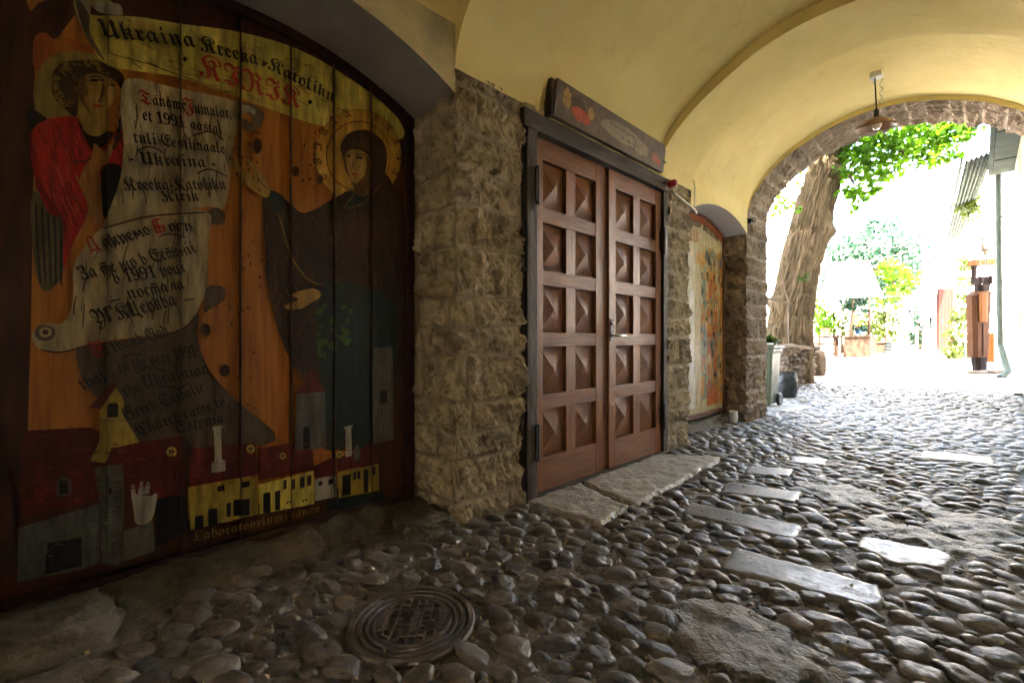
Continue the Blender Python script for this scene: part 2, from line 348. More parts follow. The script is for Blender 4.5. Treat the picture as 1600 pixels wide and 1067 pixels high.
M['stained'] = mat('stained_limewash', (0.60,0.50,0.25), 0.9, scale=3.4, col2=(0.36,0.31,0.20), bump=0.5, bscale=16, spec=0.15)
M['bounce_white'] = mat('bounce_white_wash', (0.86,0.82,0.72), 0.9, scale=2, var=.06, bump=.2, bscale=14, spec=.1)  # near-white chosen for the unseen wall so it reflects more light
M['soffit2'] = mat('pale_grey_plaster', (0.50,0.475,0.47), 0.9, scale=2.5, col2=(0.43,0.41,0.40), bump=0.15, bscale=14, spec=0.15)
o = pw.build('plaster_wall', [M['stained'], M['soffit'], M['soffit2'], M['dark'], M['vault'], M['bounce_white']])
finish(o, 'yellow plastered side wall with arched niches around the painted panels', 'wall')

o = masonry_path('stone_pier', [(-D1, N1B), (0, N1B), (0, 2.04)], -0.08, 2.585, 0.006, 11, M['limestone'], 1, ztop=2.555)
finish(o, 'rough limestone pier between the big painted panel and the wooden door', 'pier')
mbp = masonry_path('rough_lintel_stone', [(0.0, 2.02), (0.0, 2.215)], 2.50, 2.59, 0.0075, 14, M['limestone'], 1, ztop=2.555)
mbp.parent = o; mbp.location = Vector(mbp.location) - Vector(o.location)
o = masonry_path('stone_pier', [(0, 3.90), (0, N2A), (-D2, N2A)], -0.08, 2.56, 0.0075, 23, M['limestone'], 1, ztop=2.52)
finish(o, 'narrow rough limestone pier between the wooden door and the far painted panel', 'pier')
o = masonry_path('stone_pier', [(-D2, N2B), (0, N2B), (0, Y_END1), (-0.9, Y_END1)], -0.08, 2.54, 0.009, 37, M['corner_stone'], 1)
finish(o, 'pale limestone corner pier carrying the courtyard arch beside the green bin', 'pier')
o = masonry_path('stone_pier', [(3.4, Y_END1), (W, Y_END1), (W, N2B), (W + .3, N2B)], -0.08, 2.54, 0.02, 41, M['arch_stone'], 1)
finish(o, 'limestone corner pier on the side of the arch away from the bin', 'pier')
# stone arch: intrados plus outer face
xs = 1.25 - 1.25 * np.cos(np.linspace(0, math.pi, 330)); zz = np.interp(xs, XS, ARCHZ)
L_ = np.r_[0, np.cumsum(np.hypot(np.diff(xs), np.diff(zz)))]
tx = np.gradient(xs, L_); tz = np.gradient(zz, L_); nx, nz = tz, -tx
dep = np.r_[np.linspace(Y_END0 - 0.0, Y_END1, 62)]
P = np.zeros((330, 62, 3)); P[..., 0] = xs[:, None]; P[..., 1] = dep; P[..., 2] = zz[:, None]
Nn = np.zeros_like(P); Nn[..., 0] = nx[:, None]; Nn[..., 2] = nz[:, None]
ed = np.minimum((dep - dep[0]) / 0.05, (dep[-1] - dep) / 0.05).clip(0, 1) ** 0.5
d, tone, mo = masonry_disp(P, np.repeat(dep[None], 330, 0), np.repeat(L_[:, None], 62, 1), 51, course=(0.09, 0.2), blk=(0.2, 0.45), rough=0.02)
V = P + Nn * (d - 0.03 * (1 - ed)[None] )[..., None]
V[:, -1, :] += Nn[:, -1] * -0.0
verts = V.reshape(-1, 3); faces = grid_faces(330, 62)
ring = verts.reshape(330, 62, 3)[:, -1]; outer = ring.copy(); outer[:, 2] += 0.34; outer[:, 0] += (ring[:, 0] - 1.25) * 0.12; outer[:, 1] += 0.02
off = len(verts); base = np.arange(330) * 62 + 61
f2 = np.stack([base[:-1], base[1:], off + np.arange(1, 330), off + np.arange(0, 329)], 1)
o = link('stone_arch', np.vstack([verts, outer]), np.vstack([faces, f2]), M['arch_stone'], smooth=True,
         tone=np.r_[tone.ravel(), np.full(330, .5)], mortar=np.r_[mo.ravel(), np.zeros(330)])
finish(o, 'rough stone arch opening from the passage to the sunny courtyard', 'arch')

# the body of the house over the passage: courtyard front with its opening, roof and flanks
gb = MB(); k = len(XS); top = 10.3; yf = Y_END1 + 0.01  # top raised out of view to keep the linden trunk in shade
gb.add([(x, yf, z + .3) for x, z in zip(XS, ARCHZ)] + [(x, yf, top) for x in XS], [(i, i + 1, k + i + 1, k + i) for i in range(k - 1)])
gb.add([(-7, yf, -.1), (-.02, yf, -.1), (-.02, yf, top), (-7, yf, top)], [(0, 1, 2, 3)]); gb.add([(W + .02, yf, -.1), (7, yf, -.1), (7, yf, top), (W + .02, yf, top)], [(0, 1, 2, 3)])
gb.add([(-7, YB - .5, top), (7, YB - .5, top), (7, yf + .5, top), (-7, yf + .5, top)], [(0, 1, 2, 3)])
gb.add([(-7, YB - .5, -.1), (-7, yf, -.1), (-7, yf, top), (-7, YB - .5, top)], [(0, 1, 2, 3)]); gb.add([(7, YB - .5, -.1), (7, yf, -.1), (7, yf, top), (7, YB - .5, top)], [(0, 1, 2, 3)])
for a_, b_, c_, d_ in ((-7, GX0, -.1, top), (GX1, 7, -.1, top), (GX0, GX1, GZ, top)): gb.add([(a_, YB - .5, c_), (b_, YB - .5, c_), (b_, YB - .5, d_), (a_, YB - .5, d_)], [(0, 1, 2, 3)])
for a_, b_ in (((GX0, 0), (GX0, GZ)), ((GX1, 0), (GX1, GZ)), ((GX0, GZ), (GX1, GZ))): gb.add([(a_[0], YB - .5, a_[1] - .1 * (a_[1] == 0)), (b_[0], YB - .5, b_[1]), (b_[0], YB, b_[1]), (a_[0], YB, a_[1] - .1 * (a_[1] == 0))], [(0, 1, 2, 3)])
M['render_w'] = mat('pale_render', (0.72,0.68,0.58), 0.9, scale=2, bump=0.1, bscale=20, spec=0.1, var=0.06)
o = gb.build('gate_house', M['render_w']); finish(o, 'pale rendered house above the arched passage', 'house')
sh = MB(); sh.box((-14, -12, -.1), (16, -8.2, 9.5)); finish(sh.build('street_shade_house', M['render_w']), 'unseen pale house added across the street, height set to shade the gateway', 'house')  # out of view; added for the gateway light, tall enough to block sun

# ------------------------------------------------------------------ ground
def ground_sheet(name, x0, x1, y0, y1, nx, ny, zoff, amp, m, seed):
    gx = np.linspace(x0, x1, nx); gy = np.linspace(y0, y1, ny); X, Y = np.meshgrid(gx, gy, indexing='ij')
    P = np.stack([X, Y, X * 0], -1); Z = gz(Y) + zoff + amp * fbm(P * 6, 4, seed)
    P[..., 2] = Z; o = link(name, P.reshape(-1, 3), grid_faces(nx, ny), m, smooth=True); return finish(o, kind='structure')
M['gravel'] = mat('pale_gravel', (0.52,0.46,0.38), 0.9, scale=30, col2=(0.36,0.33,0.28), bump=0.8, bscale=40, spec=0.2)
ground_sheet('courtyard_ground', -40, 40, 11.0, 60, 60, 60, 0.0, 0.012, M['gravel'], 3)
ground_sheet('street_ground', -14, 16, -9, YB, 30, 20, -0.02, 0.006, M['dirt'], 8)
ground_sheet('ground', -0.6, 4.5, YB, 9.0, 240, 560, -0.010, 0.005, M['dirt'], 5)
ground_sheet('courtyard_edge_ground', -14, 14, 6.7, 11.0, 120, 30, -0.03, 0.006, M['gravel'], 6)

SLABS = [([(1.15,2.34),(1.72,2.42),(1.75,2.30),(1.71,2.19),(1.17,2.06)], 'long grey stepping slab with two chips, nearest of the row before the door'),
 ([(0.72,2.79),(1.32,2.87),(1.34,2.64),(0.76,2.54)], 'second long stepping slab of the row, beyond the chipped one'),
 ([(0.74,3.38),(1.17,3.52),(1.20,3.26),(0.77,3.08)], 'broad matt grey slab in the cobbles beyond the two long ones'),
 ([(0.68,3.94),(0.98,4.08),(1.01,3.83),(0.74,3.66)], 'small square slab before the narrow stone pier, nearer of two'),
 ([(0.83,4.54),(1.09,4.64),(1.13,4.38),(0.88,4.25)], 'small slab before the narrow stone pier, farther of two'),
 ([(1.62,5.63),(2.09,5.74),(2.09,5.42),(1.64,5.25)], 'bright slab in the cobbles just inside the courtyard arch'),
 ([(1.56,2.95),(1.86,3.04),(1.93,2.95),(1.91,2.80),(1.71,2.68),(1.56,2.78)], 'shiny white pitted slab standing alone away from the row of slabs')]
DOORSL = [([(0.02,3.70),(0.47,4.01),(0.535,2.45),(0.11,2.55),(0.02,2.60)], 'larger pitted threshold slab under the right leaf of the door'),
          ([(0.02,2.58),(0.105,2.53),(0.52,2.41),(0.545,2.06),(0.02,2.00)], 'smaller pitted threshold slab under the left hinge of the door'),
          ([(-0.62,7.25),(0.10,7.15),(0.22,8.05),(-0.62,8.15)], 'flat grey slab under the green bin outside the arch')]
PATCH = [[(1.20,1.75),(1.36,1.86),(1.62,1.80),(1.72,1.66),(1.62,1.46),(1.40,1.40),(1.22,1.52)],
         [(1.05,3.72),(1.45,3.95),(1.62,3.75),(1.45,3.45),(1.28,3.38)], [(1.78,3.75),(2.10,3.85),(2.2,3.5),(1.95,3.2),(1.75,3.42)], [(1.45,3.20),(1.72,3.38),(2.1,3.15),(2.05,2.98),(1.6,3.06)]]
def inside(poly, x, y):
    p = np.array(poly); res = np.zeros(np.shape(x), bool); j = len(p) - 1
    for i in range(len(p)):
        c = ((p[i,1] > y) != (p[j,1] > y)) & (x < (p[j,0]-p[i,0]) * (y - p[i,1]) / (p[j,1]-p[i,1] + 1e-12) + p[i,0]); res ^= c; j = i
    return res
def edgedist(poly, x, y):
    p = np.array(poly); d = np.full(np.shape(x), 9.0)
    for i in range(len(p)):
        a = p[i]; b = p[(i + 1) % len(p)]; ab = b - a; t = np.clip(((x - a[0]) * ab[0] + (y - a[1]) * ab[1]) / (ab @ ab), 0, 1)
        d = np.minimum(d, np.hypot(x - a[0] - t * ab[0], y - a[1] - t * ab[1]))
    return d
def slab_mesh(poly, ztop, m, seed, wob=0.012, amp=0.006, step=0.016, depth=0.06, dome=0.0):
    p = np.array(poly); lo = p.min(0) - .03; hi = p.max(0) + .03; nx = int((hi[0]-lo[0])/step)+2; ny = int((hi[1]-lo[1])/step)+2
    X, Y = np.meshgrid(np.linspace(lo[0],hi[0],nx), np.linspace(lo[1],hi[1],ny), indexing='ij')
    Q = np.stack([X, Y, X*0], -1); wx = X + wob*fbm(Q*9, 3, seed); wy = Y + wob*fbm(Q*9+5, 3, seed+1)
    sd_ = np.where(inside(poly, wx, wy), 1, -1) * edgedist(poly, wx, wy)
    Z = gz(Y) + ztop + amp*fbm(Q*14, 4, seed+2) - depth*(1-np.sqrt(np.clip((sd_+0.004)/0.016, 0, 1))) + dome*np.clip(sd_/0.15, 0, 1)
    fc = grid_faces(nx, ny); keep = (sd_.ravel()[fc] > -0.012).all(1)
    V = np.stack([X, Y, Z], -1).reshape(-1, 3); f = fc[keep]; used = np.unique(f); remap = -np.ones(len(V), int); remap[used] = np.arange(len(used))
    return V[used], remap[f]
for i, (pl, lab) in enumerate(SLABS):
    v, f = slab_mesh(pl, 0.003, M['slab'], 100 + i, amp=0.0013); finish(link('paving_slab', v, f, M['slab'], smooth=True), lab, 'slab', 'stone slabs set in the cobbles')
for i, (pl, lab) in enumerate(DOORSL):
    v, f = slab_mesh(pl, 0.016, M['slab2'], 130 + i, amp=0.006 if i < 2 else .003); finish(link('threshold_slab' if i < 2 else 'paving_slab', v, f, M['slab2'] if i < 2 else M['slab'], smooth=True), lab, 'slab')
for i, pl in enumerate(PATCH):
    v, f = slab_mesh(pl, 0.002, M['patch'], 150 + i, wob=0.05, amp=0.009, step=0.012, dome=0.006)
    finish(link('concrete_patch', v, f, M['patch'], smooth=True), kind='structure')

# cobbles: packed by size, largest first
MHC = np.array([0.565, 0.87]); MHR = 0.228
def blocked(x, y, r):
    b = (x < 0.03 + r*.3) & (((y > 1.45) & (y < 2.03)) | ((y > 3.85) & (y < 4.42)) | (y > 5.9) & (y < 6.75) | (y > 2.0) & (y < 3.9))
    b |= (x < -0.20 + .06 * np.sin(y * 9)) & (y < 1.5)
    b |= (x < -0.26) & (y < 6) | (x > W) & (y < 6.75)
    b |= np.hypot(x - MHC[0], y - MHC[1]) < MHR + r * .72
    b |= ((x + 0.16) / .27) ** 2 + ((y + 0.05) / .25) ** 2 < 1
    for q in [s[0] for s in SLABS] + [s[0] for s in DOORSL] + PATCH: b |= inside(q, x, y) | (edgedist(q, x, y) < r * 0.5)
    return b
pts = []; cell = 0.16; gridc = {}
ang = 0.30; ca, sa = math.cos(ang), math.sin(ang)
DOM = (-0.6, 3.0, -1.2, 10.8)
for rr, ntry in ((0.058, 1100), (0.049, 9000), (0.041, 20000), (0.033, 32000), (0.025, 36000), (0.018, 26000), (0.0115, 12000)):
    X = rng.uniform(DOM[0], DOM[1], ntry); Y = rng.uniform(DOM[2], DOM[3], ntry)
    rj = rr * rng.uniform(0.9, 1.12, ntry); ok = ~blocked(X, Y, rj)
    if rr < 0.03: ok &= (Y < 5.0)
    if rr < 0.015: ok &= (Y < 3.2) & (Y > .1)
    for x, y, q in zip(X[ok], Y[ok], rj[ok]):
        px = (x * ca + y * sa) / 1.34; py = -x * sa + y * ca; ci, cj = int(px // cell), int(py // cell); good = True
        for a in (-1, 0, 1):
            for b_ in (-1, 0, 1):
                for (qx, qy, qr) in gridc.get((ci + a, cj + b_), ()):
                    if (qx - px) ** 2 + (qy - py) ** 2 < (0.865 * (qr + q)) ** 2: good = False; break
                if not good: break
            if not good: break
        if good: gridc.setdefault((ci, cj), []).append((px, py, q)); pts.append((x, y, q))
pts = np.array(pts)
def ico(sub):
    bm = bmesh.new(); bmesh.ops.create_icosphere(bm, subdivisions=sub, radius=1); v = np.array([q.co[:] for q in bm.verts]); f = np.array([[q.index for q in t.verts] for t in bm.faces]); bm.free(); return v, f
I0 = ico(2 if False else 1); I3, I2 = ico(4), ico(3); I1 = ico(3 if False else 2)
cv, cf, ct, off = [], [], [], 0
for i, (x, y, q) in enumerate(pts):
    dcam = math.hypot(x - CAMX, y)
    (v, f) = I0 if q < .016 else I3 if dcam < 2.2 and q > .026 else (I2 if dcam < 4.2 and q > .026 else I1)
    th = ang + rng.normal(0, 0.28); el = 1.34 * rng.uniform(0.86, 1.12)
    h = q * rng.uniform(0.40, 0.58) + 0.008
    p = np.sign(v) * np.abs(v) ** np.array([0.86, 0.86, 0.9])
    p = p * (1 + 0.20 * vnoise(v * 1.3 + i * 7.7, 3) + 0.10 * vnoise(v * 2.9 + i * 3.1, 8) + 0.02 * vnoise(v * 8 + i, 9))[:, None]
    p = p * np.array([q * el, q * 0.98, h]); tl = rng.normal(0, 0.10, 2); p[:, 2] += p[:, 0] * tl[0] + p[:, 1] * tl[1]
    c_, s_ = math.cos(th), math.sin(th); w = np.stack([p[:, 0]*c_ - p[:, 1]*s_ + x, p[:, 0]*s_ + p[:, 1]*c_ + y, p[:, 2] + gz(y) - 0.010 - 0.42*h + rng.normal(0, .003)], 1)
    cv.append(w); cf.append(f + off); ct.append(np.full(len(v), rng.random())); off += len(v)
o = link('cobblestone_paving', np.vstack(cv), np.vstack(cf), M['cobble'], smooth=True, tone=np.hstack(ct)); finish(o, kind='structure')
print('cobbles', len(pts), off)

# fallen blossoms lying between the stones
bv, bf, off = [], [], 0
for i in range(3200):
    x = rng.uniform(-0.1, 2.3); y = rng.uniform(0.0, 4.6)
    if rng.random() > math.exp(-((x - 0.9) / 0.7) ** 2 - max(0, y - 1.5) / 1.6): continue
    c = np.array([x, y, rng.uniform(-0.010, 0.009)]); s = rng.uniform(0.005, 0.012)
    t = rng.normal(size=(3, 3)); e = np.linalg.qr(t)[0]; k = np.array([[1,0,0],[0,.6,.3],[-1,0,0],[0,-.6,.3]]) * s
    bv.append(c + k @ e); bf.append([off, off+1, off+2, off+3]); off += 4
o = link('fallen_blossoms', np.vstack(bv), np.array(bf), M['blossom']); finish(o, kind='stuff', label='dry fallen linden blossoms scattered between the cobbles')

# manhole cover
mh = thing('manhole_cover', 'round cast iron manhole cover with rings and a grid, set in the cobbles', 'manhole cover', (MHC[0], MHC[1], -0.03))
z0 = 0.004; pr = [(0, z0 - .004), (0.128, z0 - .004), (0.130, z0 + .002), (0.139, z0 + .002), (0.141, z0 - .006), (0.152, z0 - .006), (0.154, z0 + .002), (0.163, z0 + .002), (0.165, z0 - .006),
      (0.177, z0 - .006), (0.179, z0 + .003), (0.189, z0 + .003), (0.191, z0 - .006), (0.203, z0 - .006), (0.205, z0 + .004), (0.222, z0 + .004), (0.228, z0 - .004), (0.228, z0 - .05)]
b = MB(); b.lathe(pr, (MHC[0], MHC[1], 0), 72); o = b.build('cover_plate', M['iron'], mh); autosmooth(o, 25)
b = MB(); ca2 = math.radians(46)                    # grid of ribs and the raised name bar
ex = np.array([math.cos(ca2), math.sin(ca2), 0]); ey = np.array([-ex[1], ex[0], 0]); C0 = np.array([MHC[0], MHC[1], z0])
for k in range(-3, 4):
    q = k * 0.03; L = math.sqrt(0.128 ** 2 - q * q); Lx = min(L, 0.095)
    b.bar(C0 + ey*q - ex*Lx, C0 + ey*q + ex*Lx, 0.0055, 0.007); b.bar(C0 + ex*q - ey*L, C0 + ex*q + ey*L, 0.0055, 0.0075)
b.bar(C0 + ex*0.012 - ey*0.055 + [0,0,.001], C0 + ex*0.012 + ey*0.055 + [0,0,.001], 0.018, 0.008)
for sg in (-1, 1): b.bar(C0 + ex*0.108*sg - ey*0.055, C0 + ex*0.108*sg + ey*0.055, 0.022, 0.0065)
o = b.build('grid_ribs', M['iron'], mh)

# ------------------------------------------------------------------ lettering
GL = {}
def fr(c):
    if 'A' <= c <= 'Z': return chr(0x1D56C + ord(c) - 65)
    if 'a' <= c <= 'z': return chr(0x1D586 + ord(c) - 97)
    if '0' <= c <= '9': return chr(0x1D7CE + ord(c) - 48)
    return c
def glyph(ch):
    if ch in GL: return GL[ch]
    cu = bpy.data.curves.new('g', 'FONT'); cu.body = ch; cu.size = 1.0; cu.resolution_u = 3
    ob = bpy.data.objects.new('g', cu); COL.objects.link(ob); bpy.context.view_layer.update()
    me = bpy.data.meshes.new_from_object(ob.evaluated_get(bpy.context.evaluated_depsgraph_get()))
    v = np.array([q.co[:2] for q in me.vertices]).reshape(-1, 2); f = [tuple(p.vertices) for p in me.polygons]
    bpy.data.objects.remove(ob); bpy.data.curves.remove(cu); bpy.data.meshes.remove(me)
    if len(v): x0 = v[:, 0].min(); w = v[:, 0].max() - x0; v = v - [x0, 0]
    else: w = 0.2
    GL[ch] = (v, f, w); return GL[ch]
NIB = np.array([0.055, 0.045])
def nib(strokes):                            # broad pen letters for the Cyrillic forms the blackletter lacks
    v, f = [], []
    for st in strokes:
        for a, b in zip(st[:-1], st[1:]):
            a = np.array(a); b = np.array(b); n = len(v); v += [a - NIB, a + NIB, b + NIB, b - NIB]; f.append((n, n+1, n+2, n+3))
    v = np.array(v); return v - [v[:, 0].min(), 0], f, v[:, 0].max() - v[:, 0].min()
CY = {'Д': nib([[(.05,-.1),(.1,.05),(.55,.05),(.62,-.1)],[(.15,.05),(.22,.62),(.5,.66),(.5,.05)]]), 'я': nib([[(.4,0),(.4,.45),(.15,.45),(.08,.3),(.2,.2),(.4,.2)],[(.22,.2),(.04,0)]]),
 'щ': nib([[(.05,.46),(.05,.04),(.25,.02),(.25,.46)],[(.25,.02),(.47,.04),(.47,.46)],[(.47,.04),(.55,-.12)]]), 'н': nib([[(.06,.46),(.06,0)],[(.06,.22),(.36,.27)],[(.36,.46),(.36,0)]]),
 'л': nib([[(.03,0),(.14,.1),(.2,.44),(.36,.46),(.36,0)]]), 'ц': nib([[(.05,.46),(.05,.04),(.32,.02),(.32,.46)],[(.32,.04),(.42,-.14)]]),
 'Б': nib([[(.5,.68),(.12,.66),(.12,.02),(.46,.04),(.5,.28),(.14,.36)],[(.28,.66),(.28,.04)]]), 'г': nib([[(.08,.0),(.08,.44),(.34,.46)],[(.34,.46),(.34,.36)]]),
 'Г': nib([[(.12,-.02),(.12,.66),(.5,.68),(.52,.54)],[(.24,.02),(.24,.66)]]), 'Ц': nib([[(.08,.68),(.08,.04),(.46,.02),(.46,.68)],[(.2,.66),(.2,.06)],[(.46,.03),(.6,-.16)]]),
 'м': nib([[(.04,0),(.1,.45),(.25,.1),(.42,.45),(.48,0)]]), 'т': nib([[(.05,.46),(.05,0)],[(.05,.44),(.25,.4),(.25,0)],[(.25,.44),(.45,.4),(.45,0)],[(.08,.58),(.44,.58)]])}
LOOK = {'а':'a','о':'o','с':'c','і':'i','ї':'i','р':'p','п':'n','у':'y','к':'k','в':'b','е':'e','є':'e','з':'3','Е':'E','У':'Y','К':'K'}
def lay(s):
    out = []; x = 0.0
    for ch in s:
        if ch == ' ': x += 0.26; continue
        if ch in CY: v, f, w = CY[ch]
        elif ch == 'ä':
            v, f, w = glyph(fr('a')); n = len(v); dots = []
            for dx in (0.1, 0.3): dots += [(dx, .58), (dx+.05, .53), (dx+.1, .58), (dx+.05, .64)]
            v = np.vstack([v, dots]); f = list(f) + [(n, n+1, n+2, n+3), (n+4, n+5, n+6, n+7)]
        else: v, f, w = glyph(fr(LOOK.get(ch, ch)))
        if len(v): out.append((v + [x, 0], f))
        x += w + 0.055
    return out, x - 0.055
def text_on(mb, s, A, B, height, up, nrm, m=0, bow=0.0):      # lettering from A to B; height scales the letters
    A = np.array(A, float); B = np.array(B, float); g, w = lay(s); ex = (B - A) / w; nb = np.cross(nrm, (B - A)); nb = nb / np.linalg.norm(nb); nb *= np.sign(nb @ up)
    for v, f in g:
        t = v[:, :1] / w; P = A + v[:, :1] * ex + (v[:, 1:] * height + bow * 4 * t * (1 - t)) * nb
        fl = f
        mb.add(P, fl, m)

# raised lettering on the manhole cover
zl = z0 + .0062; M['worn_iron'] = mat('worn_iron_edge', (0.035,0.029,0.026), .5, bump=0, var=.1)
for txt_, ox, L_t in (('TALLINN', -.018, .05), ('SIDE', .118, .042)):
    b = MB(); o3 = np.array([MHC[0], MHC[1], zl]) + ex * ox; text_on(b, txt_, o3 - ey * L_t, o3 + ey * L_t, .024, -ex, np.array([0, 0, 1.])); b.build('lettering', M['worn_iron'], mh)
# ------------------------------------------------------------------ the double door
DZ0, DZ1 = 0.012, 2.375
door = thing('double_door', 'varnished brown double door with rows of pyramid coffers in a weathered frame', 'door', (0, 2.98, 0))
def leaf(name, y0, y1, xf, sides):
    b = MB(); d = 0.055; st = 0.095; w = y1 - y0; mid = 0.105; pwid = (w - 2*st - mid) / 2
    cols = [(y0+st, y0+st+pwid), (y0+st+pwid+mid, y1-st)]; rows = [(2.235,1.915),(1.815,1.495),(1.395,1.075),(.98,.66),(.56,.235)]
    b.box((xf-d, y0, DZ0), (xf, y0+st, DZ1), 0, .004); b.box((xf-d, y1-st, DZ0), (xf, y1, DZ1), 0, .004)
    zs = [DZ1] + [z for r_ in rows for z in r_] + [DZ0]
    for i in range(0, len(zs), 2): b.box((xf-d, y0+st, zs[i+1]), (xf-.002, y1-st, zs[i]), 1, .003)
    for a, c in rows: b.box((xf-d, cols[0][1], c), (xf-.0035, cols[1][0], a), 0, .003)
    o = b.build('door_leaf', [M['door'], M['door_h']], door)
    for a, c in rows:
        for p, q in cols:
            g = MB(); ym, zm = (p+q)/2, (a+c)/2; xb, xt = xf - .038, xf - .006; i_ = .006
            g.add([(xb,p-.004,c-.004),(xb,q+.004,c-.004),(xb,q+.004,a+.004),(xb,p-.004,a+.004),(xt,ym,zm)], [(0,1,4),(1,2,4),(2,3,4),(3,0,4)])
            g.build('raised_panel', M['door'] if random.random() < .6 else M['door_h'], o)
    return o
l1 = leaf('door_leaf', 2.135, 2.925, -0.030, 0); l2 = leaf('door_leaf', 2.985, 3.815, -0.018, 1)
b = MB(); b.box((-.085, 2.925, DZ0), (-.04, 2.99, DZ1), 0, .004); b.build('meeting_strip', M['door'], door)
b = MB(); b.box((-.018, 2.998, 1.015), (-.013, 3.032, 1.19), 0, .002); b.build('lock_plate', M['blackmetal'], l2)
b = MB(); b.tube([(-.013,3.014,1.06),(.035,3.014,1.06),(.042,3.02,1.06),(.042,3.13,1.055)], .009); b.lathe([(0,.0),(.013,.0),(.013,.008),(0,.01)], (-.012,3.014,1.155), 16, axis=(1,0,0)); b.build('handle', M['steel'], l2, smooth=True)
for yy, zz_, ob in ((2.135,2.03,l1),(2.135,.36,l1),(3.815,1.92,l2),(3.815,.33,l2)):
    b = MB(); sg_ = 1 if ob is l1 else -1; b.box((.013,min(yy-.03*sg_,yy+.004*sg_),zz_-.11),(.024,max(yy-.03*sg_,yy+.004*sg_),zz_+.11),0,.003); b.tube([(.012,yy-.004*sg_,zz_-.12),(.012,yy-.004*sg_,zz_+.12)], .015, 12); b.box((-.028,min(yy,yy+.03*(1 if ob is l1 else -1)),zz_-.08),(-.012 if ob is l2 else -.024,max(yy,yy+.03*(1 if ob is l1 else -1)),zz_+.08)); b.build('hinge', M['blackmetal'], ob)
b = MB(); b.box((-.09,2.035,-.02),(.012,2.132,2.40),0,.006); b.box((-.09,3.818,-.02),(.008,3.895,2.40),0,.006)
b.box((-.09,2.0,2.378),(.022,3.90,2.495),1,.008); b.box((-.09,2.015,-.02),(-.012,2.034,2.378),0,.002)
for k in range(5): b.box((.012,2.05+.01*(k%2),.25+k*.42),(.0135,2.06+.01*(k%2),.30+k*.42),0)
b.build('door_frame', [M['oldwood'], M['oldwood_h']], door)
b = MB(); b.box((-.10,2.03,-.03),(.03,3.89,.009),0,.006); b.build('threshold', M['oldwood_h'], door)

# ------------------------------------------------------------------ painted sign over the door
sg = thing('painted_sign', 'old painted board with faded lettering and red flowers over the wooden door', 'sign', (0.04, 2.98, 2.51))
tilt = 0.028
def sgp(y, z, e=0.0): return (0.052 + e + (z - 2.51) * tilt / .22, y, z)
b = MB(); b.add([sgp(2.25,2.508,-.03),sgp(3.72,2.508,-.03),sgp(3.72,2.70,-.03),sgp(3.69,2.735,-.03),sgp(2.25,2.745,-.03),sgp(2.25,2.508),sgp(3.72,2.508),sgp(3.72,2.70),sgp(3.69,2.735),sgp(2.25,2.745)],
    [(5,6,7,8,9),(0,4,3,2,1)] + [(i,(i+1)%5,5+(i+1)%5,5+i) for i in range(5)])
M['sign'] = mat('faded_sign_paint', (0.15,0.10,0.055), 0.6, scale=11, col2=(0.055,0.038,0.03), bump=0.3, bscale=40)
b.build('board', M['sign'], sg)
M['cream'] = mat('faded_cream_paint', (0.30,0.235,0.15), 0.55, scale=9, col2=(0.17,0.13,0.085), bump=0.2, bscale=50)
M['flower'] = mat('red_flower_paint', (0.50,0.075,0.02), 0.5, scale=20, col2=(0.24,0.03,0.012), bump=0)
M['pinkf'] = mat('pink_flower_paint', (0.36,0.09,0.06), 0.5, scale=20, col2=(0.22,0.04,0.03), bump=0)
M['darkp'] = mat('dark_brown_paint', (0.045,0.03,0.022), 0.5, scale=10, bump=0, var=.4)
M['ochre'] = mat('ochre_paint', (0.32,0.19,0.05), 0.5, scale=10, bump=0, var=.3)
b = MB()
def blob(cy, cz, ry, rz, e, m, n=22, jag=0.15, seed=0):
    r_ = np.random.default_rng(seed); pts_ = [sgp(cy + ry*math.cos(a)*(1+jag*r_.normal()), cz + rz*math.sin(a)*(1+jag*r_.normal()), e) for a in np.linspace(0, 2*math.pi, n, endpoint=False)]
    b.add([sgp(cy, cz, e)] + pts_, [(0, i+1, (i+1) % n + 1) for i in range(n)], m)
blob(2.45,2.645,.11,.05,.0008,3,seed=1); blob(2.5,2.60,.085,.045,.0016,1,seed=2); blob(2.58,2.585,.06,.03,.0017,1,seed=8); blob(2.63,2.645,.035,.042,.0024,4,seed=3,jag=.05)
blob(3.05,2.63,.30,.062,.0008,0,seed=4,jag=.06); blob(3.32,2.60,.13,.05,.0010,0,seed=5,jag=.1); blob(3.56,2.59,.06,.035,.0016,2,seed=6); blob(3.62,2.57,.035,.03,.0018,1,seed=7); blob(2.36,2.65,.05,.06,.001,4,seed=9)
for txt, ya, yb, z_ in (('Trapezna', 2.86, 3.22, 2.65), ('& Pood', 3.02, 3.30, 2.595)): text_on(b, txt, sgp(ya, z_, .003), sgp(yb, z_ - .004, .003), 0.075, (0,0,1), (1,0,0), 3)
for yy in (2.74, 3.22): b.add([sgp(yy,2.56,.0035),sgp(yy+.012,2.555,.0035),sgp(yy+.01,2.64,.0035),sgp(yy+.002,2.645,.0035)], [(0,1,2,3)], 3)
b.build('faded_painting', [M['cream'], M['flower'], M['pinkf'], M['darkp'], M['ochre']], sg)
b = MB(); b.box((-.01,2.218,2.505),(.055,2.246,2.75),0,.004); b.box((.052,2.23,2.66),(.075,2.26,2.675)); b.build('bracket', M['darkp'], sg)
b = MB(); b.tube([(.07,3.69,2.60),(.075,3.725,2.597),(.05,3.735,2.595)], .004, 6); b.build('hook', M['darkp'], sg)

